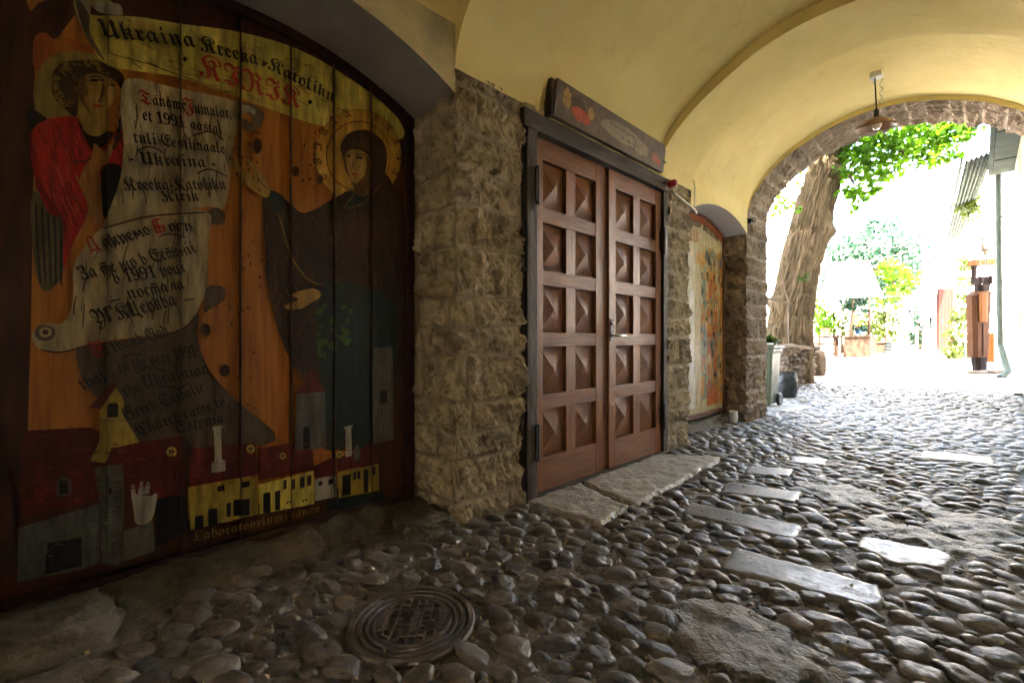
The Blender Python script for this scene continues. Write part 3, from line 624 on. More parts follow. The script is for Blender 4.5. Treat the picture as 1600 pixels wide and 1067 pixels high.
# ------------------------------------------------------------------ small fittings
al = thing('alarm_beacon', 'small red alarm beacon at the upper corner of the door frame', 'alarm light', (0.03, 3.86, 2.41))
b = MB(); b.box((0,3.83,2.405),(.03,3.90,2.475),0,.006); b.build('base', M['pvc'], al)
b = MB(); b.lathe([(.0,.085),(.022,.082),(.031,.07),(.033,.0)], (.028,3.865,2.44), 20, axis=(1,-.15,0)); b.build('lens', M['red'], al, smooth=True)
b = MB(); b.tube([(.045,3.90,2.40),(.04,3.96,2.375),(.042,4.10,2.355),(.04,4.25,2.335),(.035,4.39,2.315),(.02,4.47,2.30)], .011, 8); b.tube([(.03,4.39,2.33),(.03,4.41,2.52),(.015,4.42,2.62)], .006, 6)
o = b.build('cable_conduit', M['pvc'], smooth=True); finish(o, 'thin pale cable conduit running from the red beacon over the narrow pier', 'conduit')
cc = thing('security_camera', 'small black security camera fixed to the corner pier below the arch spring', 'camera', (0.03, 6.02, 2.49))
b = MB(); b.box((-.01,5.99,2.475),(.03,6.06,2.535),0,.006); b.build('mount', M['blackmetal'], cc)
b = MB(); b.tube([(.03,6.03,2.51),(.05,6.01,2.505),(.075,5.96,2.495),(.085,5.93,2.49)], [.018,.027,.027,.025], 14); b.build('camera_body', M['blackmetal'], cc, smooth=True)
b = MB(); b.lathe([(0,.003),(.016,.002),(.018,0)], (.0855,5.928,2.49), 14, axis=(.3,-.93,-.16)); b.build('lens', M['steel'], cc)
lx, ly = 1.35, 5.18
lp = thing('pendant_lamp', 'rusty enamel pendant lamp hanging from the vault before the courtyard arch', 'lamp', (lx, ly, 2.93))
b = MB(); b.box((lx-.045,ly-.045,3.385),(lx+.045,ly+.045,3.43),0,.006); b.build('ceiling_box', M['white'], lp)
b = MB(); b.tube([(lx-.01,ly-.01,3.39),(lx,ly,3.12),(lx,ly,3.07)], .006, 8); b.lathe([(.012,.09),(.02,.07),(.024,.0),(.03,-.01)], (lx,ly,3.02), 18); b.build('rod', M['blackmetal'], lp, smooth=True)
cpts = [(lx+.03+.012*math.sin(k*.9),ly+.03+.012*math.cos(k*.9),3.385-k*.011) for k in range(22)]; b = MB(); b.tube(cpts, .0035, 5); b.build('cord', M['pvc'], lp, smooth=True)
M['shade'] = mat('rusty_enamel', (0.30,0.15,0.08), 0.5, scale=14, col2=(0.17,0.085,0.05), bump=0.1)
b = MB(); ax = Vector((.10,-.10,1)).normalized(); b.lathe([(.03,.075),(.06,.062),(.10,.035),(.138,.000),(.146,-.014),(.143,-.016),(.134,-.006),(.098,.026),(.058,.055),(.0,.06)], (lx,ly,2.955), 40, axis=ax); b.build('lamp_shade', M['shade'], lp, smooth=True)
M['bulb'] = mat('frosted_bulb', (0.75,0.70,0.62), 0.25, bump=0, var=.05)
b = MB(); b.lathe([(0,-.045),(.02,-.041),(.034,-.024),(.038,0),(.03,.028),(.018,.045),(.016,.06)], (lx+.004,ly-.004,2.965), 20, axis=ax); b.build('bulb', M['bulb'], lp, smooth=True)
M['glass'] = mat('milky_jar', (0.62,0.60,0.55), 0.3, bump=0, var=.1)
b = MB(); b.lathe([(0,0),(.035,0),(.045,.02),(.05,.09),(.042,.115),(.048,.13),(.05,.145),(.044,.145),(.04,.11),(.04,.03),(0,.02)], (-.10,5.78,.005), 22); o = b.build('candle_jar', M['glass'], smooth=True); finish(o, 'small milky glass jar standing at the foot of the far painted panel', 'jar')

# stones lying along the foot of the big panel
def boulder(name, c, s, seed, m, lab, cat, sub=5, amp=.16):
    v, f = ico(sub); p = np.sign(v) * np.abs(v) ** .8
    p = p * (1 + amp*vnoise(v*1.6, seed) + amp*.5*vnoise(v*3.4, seed+1) + .05*fbm(v*9, 4, seed+2, .6))[:, None] * np.array(s) + np.array(c)
    o = link(name, p, f, m, smooth=True, tone=.5+.2*fbm(v*3,2,seed), mortar=np.zeros(len(v))); return finish(o, lab, cat)
M['boulder'] = mat('rough_boulder', (0.17,0.145,0.105), 0.85, scale=7, col2=(0.085,0.072,0.055), bump=0.7, bscale=45, spec=.25)
boulder('boulder', (-.21,-.11,.0), (.16,.20,.115), 61, M['boulder'], 'large rough boulder under the near end of the big painted panel', 'boulder')
boulder('corner_stone', (-.10,1.36,.03), (.13,.15,.055), 67, M['boulder'], 'flat broken stone in the niche corner against the pier', 'stone', amp=.22)
gx = np.linspace(-D1-.03, .0, 60); gy = np.linspace(-.32, 1.5, 200); X, Y = np.meshgrid(gx, gy, indexing='ij'); Q = np.stack([X,Y,X*0],-1)
Z = -.03 + .095*sstep((-.12 + .07*fbm(Q*3,3,71) - X)/.26) + .018*fbm(Q*11,4,72)
P = np.stack([X,Y,Z],-1); o = link('niche_ledge', P.reshape(-1,3), grid_faces(60,200), M['boulder'], smooth=True); finish(o, 'lumpy worn mortar ledge along the foot of the big painted panel', 'ledge')
gx = np.linspace(-D2-.03, -.03, 40); gy = np.linspace(4.38, 5.96, 80); X, Y = np.meshgrid(gx, gy, indexing='ij'); Q = np.stack([X,Y,X*0],-1)
Z = -.03 + .11*sstep((-.14+.05*fbm(Q*3,3,73) - X)/.12) + .01*fbm(Q*11,4,74)
P = np.stack([X,Y,Z],-1); o = link('niche_ledge', P.reshape(-1,3), grid_faces(40,80), M['boulder'], smooth=True); finish(o, 'low stone ledge under the far painted panel', 'ledge')

# ------------------------------------------------------------------ the big painted panel
def paint(name, c, var=0.35, scale=9, rough=0.36, stretch=(1, 3, .6)):
    return mat('paint_' + name, c, rough, var=var, scale=scale, bump=0.12, bscale=35, stretch=stretch, spec=0.5, rvar=.08)
PX = -0.44
PAINTS = [('pine', (0.42,0.165,0.025)), ('umber', (0.075,0.02,0.008)), ('banner', (0.58,0.47,0.085)), ('halo', (0.56,0.30,0.045)), ('robe', (0.046,0.019,0.011)),
 ('flesh', (0.40,0.235,0.055)), ('flesh_dark', (0.17,0.075,0.02)), ('scroll', (0.43,0.34,0.18)), ('scroll_shadow', (0.125,0.085,0.05)), ('scarlet', (0.40,0.006,0.006)),
 ('black', (0.012,0.009,0.008)), ('teal', (0.016,0.032,0.032)), ('gold', (0.30,0.17,0.04)), ('roof', (0.13,0.012,0.008)), ('house_yellow', (0.42,0.29,0.045)), ('stone_grey', (0.125,0.12,0.10)),
 ('hair', (0.055,0.026,0.010)), ('leaf', (0.06,0.14,0.02)), ('vermilion', (0.45,0.03,0.02)), ('old_halo', (0.28,0.20,0.05)), ('pale', (0.40,0.37,0.28)), ('wing', (0.16,0.12,0.05)), ('orange', (0.36,0.08,0.015)), ('flesh_orange', (0.32,0.125,0.03)),
 ('robe_light', (0.125,0.052,0.026)), ('scarlet_dark', (0.24,0.004,0.004)), ('scarlet_light', (0.55,0.03,0.02)), ('scroll_light', (0.45,0.38,0.25)), ('flesh_light', (0.52,0.34,0.11)), ('gold_light', (0.55,0.36,0.09)), ('roof_light', (0.24,0.03,0.015)), ('teal_light', (0.03,0.06,0.06))]
PI_ = {n: i for i, (n, c) in enumerate(PAINTS)}
PM = [mat('paint_pine', (0.56,0.21,0.028), 0.36, scale=5, col2=(0.30,0.085,0.012), stretch=(1,7,.5), bump=.2, bscale=25, rvar=.08)] + [paint(n, c) for n, c in PAINTS[1:]]
pm = MB(); layer = [0]; sub = [0]
def lift():
    sub[0] = (sub[0] + 1) % 48; return layer[0] * 0.00025 + sub[0] * 4.5e-6      # no two strokes share a plane
def catmull(p, n=5, closed=True):
    p = np.array(p, float); out = []; k = len(p)
    for i in range(k if closed else k - 1):
        if closed: a, b_, c, d_ = p[i-1], p[i], p[(i+1) % k], p[(i+2) % k]
        else: a, b_, c, d_ = p[max(i-1,0)], p[i], p[i+1], p[min(i+2,k-1)]
        for t in np.linspace(0, 1, n, endpoint=False):
            out.append(0.5*((2*b_) + (c-a)*t + (2*a-5*b_+4*c-d_)*t*t + (3*b_-a-3*c+d_)*t**3))
    if not closed: out.append(p[-1])
    return np.array(out)
def onp(u, v, lay_): return onx(u, v, PX + lay_)
def poly(col, pts_, Z=None, sm=True, rise=True):
    if rise: layer[0] += 1
    q = np.array(pts_, float) if Z is None else Z(np.array(pts_, float))
    if sm: q = catmull(q, 4)
    h_ = lift(); w = [onp(u, v, h_) for u, v in q]
    from mathutils.geometry import tessellate_polygon
    tri = tessellate_polygon([[Vector((p[1], p[2], 0)) for p in w]])
    pm.add(w, tri, PI_[col])
def line(col, pts_, wd, Z=None, sm=True, rise=True):
    if rise: layer[0] += 1
    q = np.array(pts_, float) if Z is None else Z(np.array(pts_, float))
    if sm and len(q) > 2: q = catmull(q, 6, False)
    h_ = lift(); w = np.array([onp(u, v, h_) for u, v in q]); t = np.gradient(w, axis=0); nn = np.stack([t[:,0]*0, -t[:,2], t[:,1]], 1); nn /= np.linalg.norm(nn, axis=1)[:,None] + 1e-9
    k = len(w); tap = np.minimum(1, np.minimum(np.arange(k), np.arange(k)[::-1]) / max(1, k*.15) + .35)[:, None] * wd / 2
    pm.add(list(w + nn*tap) + list(w - nn*tap), [(i, i+1, k+i+1, k+i) for i in range(k-1)], PI_[col])
def ell(cx, cy_, rx, ry, n=40, a0=0): return [(cx + rx*math.cos(a), cy_ + ry*math.sin(a)) for a in np.linspace(a0, a0+2*math.pi, n, endpoint=False)]
Z1 = lambda p: p / 2.1343
Z2 = lambda p: p / 2.1343 + [0, 480]
Z4 = lambda p: p / 2.54 + [40, 40]
Z5 = lambda p: p / 3.951 + [470, 150]
Z6 = lambda p: p / 4.6375 + [100, 330]
Z7 = lambda p: p / 5.3333 + [100, 520]
Z8 = lambda p: p / 3.3333 + [340, 180]
def strokes(col, pts_, Z=None, n=60, ln=(10, 26), wd=(.003, .008), ang=1.45, spread=.3, seed=1):
    q = np.array(pts_, float) if Z is None else Z(np.array(pts_, float)); q = catmull(q, 3); r_ = np.random.default_rng(seed); lo, hi = q.min(0), q.max(0); layer[0] += 1; k = 0; tries = 0
    while k < n and tries < n * 12:
        tries += 1; c_ = r_.uniform(lo, hi); a = ang + r_.normal(0, spread); L = r_.uniform(*ln) / 2; d_ = np.array([math.cos(a), math.sin(a)]) * L; w_ = c_ + [0, 0]
        if not (inside(q, np.array(c_[0]-d_[0]), np.array(c_[1]-d_[1])) and inside(q, np.array(c_[0]+d_[0]), np.array(c_[1]+d_[1]))): continue
        bend = np.array([-d_[1], d_[0]]) * r_.normal(0, .12); line(col, [c_-d_, c_+bend, c_+d_], r_.uniform(*wd), None, rise=False); k += 1
# board ground following the niche arch
fy = np.linspace(N1A + .055, N1B - .035, 40); fz = zarch(fy, N1A, N1B, SP1, CR1) - .045
bd = [(PX, y, z) for y, z in zip(fy, fz)] + [(PX, fy[-1], .085), (PX, fy[0], .085)]
from mathutils.geometry import tessellate_polygon
pm.add(bd, tessellate_polygon([[Vector((p[1], p[2], 0)) for p in bd]]), 0)
poly('umber', [(38,30),(60,5),(130,-20),(330,-5),(450,38),(560,105),(636,172),(640,230),(600,185),(480,120),(300,60),(190,50),(150,30),(120,20),(90,60),(60,70)], sm=False)
poly('umber', [(-70,-40),(30,-30),(55,40),(52,300),(48,520),(36,940),(-70,990)], sm=False)
poly('umber', [(20,900),(300,810),(640,740),(640,800),(300,880),(20,960)], sm=False)
poly('orange', [(54,60),(70,52),(84,66),(86,90),(74,104),(60,112),(52,100)]); poly('orange', [(100,60),(140,72),(152,86),(120,76)])
poly('umber', [(612,230),(642,200),(640,780),(560,790),(570,600),(600,560),(618,400)], sm=False)
# youth with curly hair and red robe
poly('wing', [(30,660),(150,760),(150,960),(110,1040),(60,1040),(30,900)], Z4)
for k in range(5): line('black', [(40+k*24,700+k*12),(46+k*24,860),(60+k*20,1030)], .006, Z4, rise=(k == 0))
for k in range(12): line('black', [(40+(k%3)*36,720+k*27),(72+(k%3)*36,724+k*27)], .005, Z4, rise=False)
poly('old_halo', [(40,330),(36,260),(56,180),(110,120),(200,105),(300,125),(345,165),(330,250),(205,360),(120,370),(60,360)], Z4)
line('gold', [(40,330),(36,260),(56,180),(110,120),(200,105),(290,120)], .006, Z4)
poly('black', [(10,330),(80,365),(90,400),(20,410)], Z4)
poly('hair', [(105,230),(112,180),(150,148),(210,138),(280,138),(340,160),(388,200),(380,250),(350,215),(280,190),(225,205),(212,250),(208,330),(195,362),(150,325),(112,285)], Z4)
poly('scarlet', [(25,420),(90,372),(200,362),(215,400),(270,480),(330,440),(385,410),(392,560),(310,565),(300,600),(240,640),(252,720),(232,780),(185,870),(150,960),(146,780),(90,742),(50,650),(18,520)], Z4)
strokes('scarlet_dark', [(25,420),(90,372),(200,362),(215,400),(270,480),(330,440),(385,410),(392,560),(310,565),(300,600),(240,640),(252,720),(232,780),(185,870),(150,960),(146,780),(90,742),(50,650),(18,520)], Z4, 40, (18,44), (.004,.010), 1.25, .14, 2); strokes('scarlet_light', [(25,420),(90,372),(200,362),(215,400),(270,480),(330,440),(385,410),(392,560),(310,565),(300,600),(240,640),(252,720),(232,780),(185,870),(150,960),(146,780),(90,742),(50,650),(18,520)], Z4, 24, (14,34), (.003,.007), 1.25, .12, 3)
poly('black', [(205,370),(255,430),(330,420),(345,440),(275,500),(225,420)], Z4)
poly('flesh', [(212,330),(245,330),(315,345),(330,400),(310,430),(270,440),(230,415)], Z4)
poly('flesh', [(214,215),(260,196),(330,214),(358,252),(348,300),(312,347),(272,357),(232,322),(210,280)], Z4)
poly('flesh_dark', [(214,215),(240,205),(236,300),(265,352),(232,322),(210,280)], Z4)
for c_, r_ in (((275,218),(24,6)), ((340,238),(15,5))): poly('black', ell(*c_, *r_, 14), Z4)
line('flesh_dark', [(312,230),(300,290),(290,300),(310,303)], .008, Z4); line('vermilion', [(268,322),(285,318),(302,322)], .008, Z4); line('black', [(250,207),(285,203),(306,218),(306,240)], .006, Z4)
rg = np.random.default_rng(3)
layer[0] += 1
for k in range(46):
    a = rg.uniform(2.4, 5.9); rr = rg.uniform(.8, 1.1); line('old_halo' if k % 3 else 'gold', [(230+110*rr*math.cos(a)+5*math.cos(q), 235+95*rr*math.sin(a)+5*math.sin(q)) for q in np.linspace(0, 4.5, 6)], .0035, Z4, rise=False)
poly('black', [(310,560),(385,570),(375,690),(330,770),(300,720)], Z4)
poly('flesh_orange', [(215,620),(232,565),(262,520),(270,470),(290,480),(318,500),(345,450),(352,470),(330,540),(295,580),(305,720),(300,780),(262,785),(240,690)], Z4)
line('black', [(180,538),(235,540),(262,522)], .005, Z4); line('gold', [(200,590),(230,660),(258,715),(235,780)], .006, Z4)
layer[0] += 1
for k in range(7): line('hair', [(345+k*9,495-k*36),(370+k*5,452-k*36),(385+k*4,430-k*36)], .007, Z4, rise=False); line('hair', [(352+k*7,495-k*34),(340+k*7,455-k*34)], .006, Z4, rise=False)
strokes('old_halo', [(120,160),(160,140),(330,150),(380,200),(350,215),(205,250),(195,350),(150,320)], Z4, 0)
strokes('flesh_light', [(240,215),(300,205),(350,250),(330,300),(300,335),(250,290)], Z4, 16, (5,12), (.003,.006), 1.3, .3, 5); strokes('flesh_dark', [(214,215),(250,205),(240,320),(212,280)], Z4, 12, (5,12), (.003,.006), 1.4, .2, 6)
layer[0] += 1
for k in range(26):
    a = rg.uniform(0, 6.28); rr = rg.uniform(.7, 1.0); line('gold', [(160+50*rr*math.cos(a)+7*math.cos(q), 240+85*rr*math.sin(a)+7*math.sin(q)) for q in np.linspace(0, 5, 7)], .003, Z4, rise=False)
# wide banner
poly('scroll', [(245,0),(330,-15),(400,30),(405,52),(340,40),(310,15),(300,50),(290,110),(350,205),(330,190),(285,120)], Z1)
poly('banner', [(245,-10),(300,48),(372,53),(470,58),(600,80),(800,108),(1000,168),(1200,285),(1330,400),(1320,470),(1060,418),(900,365),(800,328),(600,260),(440,236),(350,212),(290,125)], Z1)
strokes('gold_light', [(340,60),(470,62),(600,84),(800,112),(1000,172),(1200,290),(1310,405),(1300,455),(1060,412),(900,360),(800,322),(600,255),(440,230),(350,200)], Z1, 90, (14,40), (.003,.008), .35, .12, 7); strokes('gold', [(340,60),(470,62),(600,84),(800,112),(1000,172),(1200,290),(1310,405),(1300,455),(1060,412),(900,360),(800,322),(600,255),(440,230),(350,200)], Z1, 70, (10,30), (.002,.006), .35, .15, 8)
poly('scroll_shadow', [(250,-5),(298,50),(300,110),(352,208),(290,130)], Z1); poly('pale', [(310,10),(395,15),(402,50),(330,42)], Z1)
line('black', [(362,60),(362,178),(500,215),(800,325)], .004, Z1, sm=False)
# scrolls
poly('scroll_shadow', [(118,545),(155,536),(272,518),(310,490),(308,525),(325,575),(365,622),(432,688),(300,700),(220,700),(180,640),(150,620),(130,595)])
poly('scroll', [(410,280),(455,262),(560,288),(800,345),(792,420),(772,520),(762,640),(742,700),(700,690),(600,702),(500,718),(400,745),(345,762),(365,700),(400,600),(413,480),(402,380)], Z1)
poly('scroll_shadow', [(800,345),(850,352),(880,380),(868,425),(840,440),(805,425),(812,395),(835,410),(840,390),(815,375),(796,400)], Z1); poly('pale', [(800,350),(845,360),(850,385),(830,375),(800,380)], Z1)
poly('scroll_shadow', [(742,702),(715,692),(690,712),(700,745),(740,748),(752,720)], Z1)
poly('scroll', [(164,356),(234,335),(323,330),(326,375),(323,450),(311,480),(300,500),(272,517),(155,534),(94,549),(61,545),(50,522),(68,506),(98,505),(114,470),(114,420),(127,393),(148,366)])
strokes('scroll_light', [(430,290),(560,300),(790,350),(780,420),(765,520),(755,640),(700,685),(500,710),(380,745),(400,640),(418,480)], Z1, 80, (16,44), (.004,.012), 1.5, .2, 9); strokes('scroll_shadow', [(430,290),(560,300),(790,350),(780,420),(765,520),(755,640),(700,685),(500,710),(380,745),(400,640),(418,480)], Z1, 46, (14,40), (.002,.006), 1.5, .2, 10)
strokes('scroll_light', [(164,360),(234,340),(320,335),(323,375),(320,450),(300,495),(272,512),(155,528),(100,540),(118,470),(118,420),(130,395)], None, 60, (16,44), (.004,.012), 1.6, .2, 11); strokes('scroll_shadow', [(164,360),(234,340),(320,335),(323,375),(320,450),(300,495),(272,512),(155,528),(100,540),(118,470),(118,420),(130,395)], None, 40, (14,40), (.002,.006), 1.6, .2, 12)
poly('scroll_shadow', ell(70,520,16,13,16)); poly('scroll', ell(71,519,10,8,14)); poly('umber', ell(71,519,5,4,10)); line('umber', [(62,546),(95,550),(155,537),(272,520),(312,485)], .006)
poly('scroll_shadow', [(690,960),(740,955),(752,985),(735,1010),(700,1030),(680,1040)], Z1)
line('umber', [(345,762),(500,722),(695,708)], .007, Z1)
# veiled woman
poly('halo', ell(560,244,67,72,48)); 
for e in (67, 50): line('gold' if e > 60 else 'umber', ell(560,244,e,e*72/67,48)+[(560+e,244)], .005)
layer[0] += 1
for k, ch in enumerate('SVIATA MARIA'):
    if ch == ' ': continue
    a = math.radians(150 + k * 21); cu_, cv_ = 560 + 58*math.cos(a), 244 + 62*math.sin(a); tu, tv = -math.sin(a)*5, math.cos(a)*5.5
    text_on(pm, ch, onp(cu_-tu, cv_-tv, layer[0]*.00025+.0003), onp(cu_+tu, cv_+tv, layer[0]*.00025+.0003), .06, np.array([0, math.cos(a), -math.sin(a)]), np.array([1.,0,0]), PI_['umber'])
poly('robe', [(412,305),(432,300),(452,318),(470,332),(490,328),(520,312),(545,298),(565,300),(600,270),(622,320),(628,420),(630,560),(605,640),(520,660),(478,600),(452,560),(430,500),(418,440),(414,380)])
poly('robe', [(245,335),(250,290),(300,230),(380,210),(450,230),(510,290),(532,370),(522,470),(510,560),(560,660),(500,720),(300,690),(320,600),(318,540),(275,450),(258,380)], Z5)
poly('flesh_dark', [(330,520),(430,510),(440,590),(380,625),(330,600)], Z5); poly('teal', [(310,590),(380,630),(450,590),(420,650),(280,690)], Z5)
poly('flesh', [(273,385),(282,352),(310,333),(350,331),(395,350),(427,390),(436,430),(420,500),(380,545),(330,540),(300,490),(280,430)], Z5)
line('umber', [(262,400),(268,352),(300,322),(352,318),(408,338),(446,390),(450,450),(430,520)], .012, Z5)
poly('flesh_dark', [(400,372),(432,400),(436,440),(420,500),(380,545),(345,545),(395,490),(405,430)], Z5)
for c_, r_ in (((297,372),(17,7)), ((362,382),(24,9))): poly('black', ell(*c_, *r_, 14), Z5)
line('black', [(280,358),(318,352)], .007, Z5, sm=False); line('black', [(335,370),(365,358),(400,372)], .007, Z5); line('flesh_dark', [(330,365),(322,430),(318,448),(342,452)], .011, Z5); line('vermilion', [(318,484),(335,480),(352,486)], .010, Z5)
line('gold', [(250,340),(272,440),(300,520),(330,600),(270,690),(370,670),(450,600),(500,540)], .005, Z5)
poly('umber', [(520,700),(560,760),(480,900),(380,960),(300,1040),(250,900),(300,780),(420,720)], Z5)
strokes('robe_light', [(412,305),(452,318),(470,332),(520,312),(545,298),(600,270),(622,320),(628,420),(600,560),(520,600),(478,600),(452,560),(430,500),(418,440)], None, 90, (16,60), (.003,.009), 1.25, .35, 13); strokes('black', [(412,305),(452,318),(470,332),(520,312),(545,298),(600,270),(622,320),(628,420),(600,560),(520,600),(478,600),(452,560),(430,500),(418,440)], None, 50, (16,60), (.003,.008), 1.3, .35, 14)
strokes('flesh_light', [(285,360),(350,355),(400,380),(400,460),(360,520),(320,500)], Z5, 14, (5,13), (.003,.006), 1.4, .3, 15)
strokes('robe_light', [(260,310),(310,240),(380,218),(450,240),(505,300),(525,380),(515,470),(440,350),(350,330)], Z5, 24, (8,22), (.003,.006), 1.2, .5, 16)
line('gold', [(425,303),(440,350),(455,400),(480,435),(505,445),(525,440),(540,470),(548,510)], .010)
poly('teal', [(418,310),(432,300),(446,318),(438,336)])
strokes('teal_light', [(505,450),(610,472),(616,560),(600,630),(520,645),(500,560)], None, 40, (10,34), (.003,.007), 1.4, .4, 17)
poly('flesh', [(65,215),(100,245),(130,282),(168,308),(190,290),(150,240),(155,232),(200,270),(240,322),(275,390),(258,432),(200,402),(130,352),(118,320),(70,252)], Z8)
layer[0] += 1
for q in ([(72,222),(130,300)], [(70,240),(128,318)], [(95,240),(150,310)]): line('flesh_dark', q, .004, Z8, sm=False, rise=False)
line('flesh_dark', [(200,300),(225,350),(262,385)], .006, Z8)
poly('teal', [(540,900),(600,860),(610,960),(545,990)], Z8); poly('teal', [(505,445),(612,470),(618,560),(600,640),(520,650),(498,560)])
poly('flesh', [(350,990),(420,962),(382,938),(390,930),(450,910),(500,903),(540,925),(530,952),(480,982),(440,1006),(368,1012),(352,1003)], Z8)
layer[0] += 1
for q in ([(372,998),(450,968)], [(390,1004),(462,978)], [(395,938),(460,925)]): line('flesh_dark', q, .004, Z8, sm=False, rise=False)
rg = np.random.default_rng(12); layer[0] += 1
for k in range(34): c_ = (rg.uniform(498,548), rg.uniform(478,560)); poly('leaf', ell(*c_, rg.uniform(3,6), rg.uniform(3,6), 7, rg.uniform(0,3)), rise=False, sm=False)
# town along the foot
def quad(col, *p, Z=Z2, rise=True): poly(col, p, Z, sm=False, rise=rise)
quad('teal',(1085,150),(1250,150),(1250,480),(1085,475)); quad('umber',(1250,300),(1345,300),(1345,620),(1250,620))
quad('roof',(75,412),(300,400),(420,455),(612,430),(622,640),(320,660),(70,700)); quad('umber',(60,700),(330,645),(620,640),(625,760),(400,870),(60,930))
quad('roof',(130,530),(220,500),(300,560),(250,640),(170,640)); poly('stone_grey',[(190,575),(212,560),(236,575),(240,625),(188,630)],Z2,sm=False); quad('black',(197,580),(226,578),(228,622),(198,624))
poly('house_yellow',[(332,345),(380,260),(412,305),(418,372),(466,450),(372,470),(352,520),(300,512),(332,448)],Z2,sm=False); quad('roof',(298,332),(376,248),(388,264),(336,340)); poly('black',[(357,330),(365,320),(388,318),(395,328),(395,366),(357,368)],Z2,sm=False)
line('black',[(377,215),(377,252)],.006,Z2,sm=False); line('black',[(362,230),(392,228)],.006,Z2,sm=False); quad('old_halo',(333,375),(418,372),(420,380),(333,384))
quad('stone_grey',(315,532),(410,522),(415,650),(400,862),(338,852),(330,645)); quad('stone_grey',(62,735),(330,655),(332,850),(280,872),(60,915)); quad('stone_grey',(412,745),(512,712),(516,812),(400,852))
quad('black',(158,785),(272,768),(272,862),(150,890)); quad('black',(520,640),(622,622),(626,745),(520,800)); quad('black',(362,602),(372,600),(373,622),(362,624))
layer[0] += 1
for k in range(9): line('stone_grey',[(165,800+k*9),(215,785+k*11)],.004,Z2,sm=False,rise=False); line('stone_grey',[(218,780+k*9),(268,792+k*8)],.004,Z2,sm=False,rise=False)
rg = np.random.default_rng(5); layer[0] += 1
for k in range(80):
    x0 = rg.uniform(322,395); y0_ = rg.uniform(540,840); line('pale' if k % 2 else 'black',[(x0,y0_),(x0+rg.uniform(8,20),y0_-2)],.004,Z2,sm=False,rise=False)
for k in range(60):
    x0 = rg.uniform(70,310); y0_ = rg.uniform(750,870) - (x0-70)*.3 + 20; line('pale' if k % 3 == 0 else 'black',[(x0,y0_),(x0+rg.uniform(8,22),y0_-4)],.004,Z2,sm=False,rise=False)
poly('pale',[(436,605),(445,590),(452,618),(459,624),(468,582),(478,584),(480,613),(489,582),(500,590),(500,630),(524,620),(515,680),(500,715),(455,722),(445,672)],Z2)
quad('roof',(640,470),(852,450),(862,556),(628,598)); quad('roof',(868,470),(1040,440),(1046,542),(864,576)); quad('roof',(1045,530),(1110,500),(1124,556),(1050,572)); quad('roof',(1122,505),(1250,450),(1264,518),(1124,548)); quad('umber',(612,430),(640,470),(628,600),(618,640))
quad('house_yellow',(628,600),(856,560),(862,690),(635,742)); quad('banner',(862,592),(1045,545),(1048,655),(866,690)); quad('pale',(1050,572),(1120,560),(1123,632),(1050,646)); quad('house_yellow',(1126,550),(1262,522),(1265,610),(1130,636)); quad('teal',(1088,648),(1265,612),(1300,640),(1090,680))
layer[0] += 1
for q in [(725,595,748,612),(806,582,832,600),(756,652,770,698),(778,640,832,694),(650,695,678,740),(695,672,724,728),(878,618,902,685),(917,612,934,676),(945,575,956,606),(972,573,984,606),(1000,566,1016,602),(1024,560,1038,594),(1062,580,1075,594),(1095,572,1112,590),(1142,558,1170,626),(1178,548,1188,575),(1192,545,1202,572),(1213,540,1228,616),(1240,530,1252,560)]:
    quad('black',(q[0],q[1]+2),(q[2],q[1]-2),(q[2],q[3]-2),(q[0],q[3]+2),rise=False)
for k in range(4): quad('black',(955+k*9+(k>1)*36,648-k*3),(961+k*9+(k>1)*36,647-k*3),(961+k*9+(k>1)*36,654-k*3),(955+k*9+(k>1)*36,655-k*3),rise=False)
quad('stone_grey',(988,290),(1085,280),(1086,468),(984,480)); quad('roof',(984,290),(1040,205),(1088,279)); quad('black',(1012,400),(1032,398),(1034,470),(1010,474)); quad('stone_grey',(1243,135),(1310,132),(1312,440),(1243,455)); quad('black',(1268,280),(1290,276),(1292,318),(1266,322))
rg = np.random.default_rng(6); layer[0] += 1
for k in range(40):
    x0 = rg.uniform(990,1065); y0_ = rg.uniform(300,460); line('pale' if k % 2 else 'black',[(x0,y0_),(x0+rg.uniform(6,18),y0_-1)],.0035,Z2,sm=False,rise=False)
for k in range(30):
    x0 = rg.uniform(1246,1292); y0_ = rg.uniform(150,440); line('black',[(x0,y0_),(x0+rg.uniform(6,16),y0_-1)],.0035,Z2,sm=False,rise=False)
quad('pale',(713,402),(738,396),(739,505),(752,512),(752,545),(705,552),(706,520),(716,512)); quad('pale',(708,398),(742,392),(742,404),(708,410)); quad('pale',(1152,400),(1172,395),(1173,494),(1153,500)); quad('pale',(1148,398),(1176,392),(1176,402),(1148,408)); quad('stone_grey',(1178,480),(1190,455),(1202,476),(1202,508),(1180,512))
for cx_, cy_ in ((572,482),(836,472),(943,495),(1132,490)):
    r_ = 17 if cx_ < 800 else (14 if cx_ < 900 else 11)
    poly('banner', ell(cx_,cy_,r_,r_,20), Z2); layer[0] += 1
    for dx in (-.3,.3): poly('black', ell(cx_+dx*r_,cy_-.1*r_,r_*.25,r_*.35,8), Z2, rise=False)
    line('black',[(cx_-.5*r_,cy_+.4*r_),(cx_,cy_+.5*r_),(cx_+.5*r_,cy_+.35*r_)],.004,Z2,rise=False)
rg = np.random.default_rng(8); layer[0] += 1
for k in range(60):
    x0 = rg.uniform(85,600); y0_ = rg.uniform(440,640); line('orange' if k % 3 else 'pale',[(x0,y0_),(x0+6,y0_-1)],.004,Z2,sm=False,rise=False)
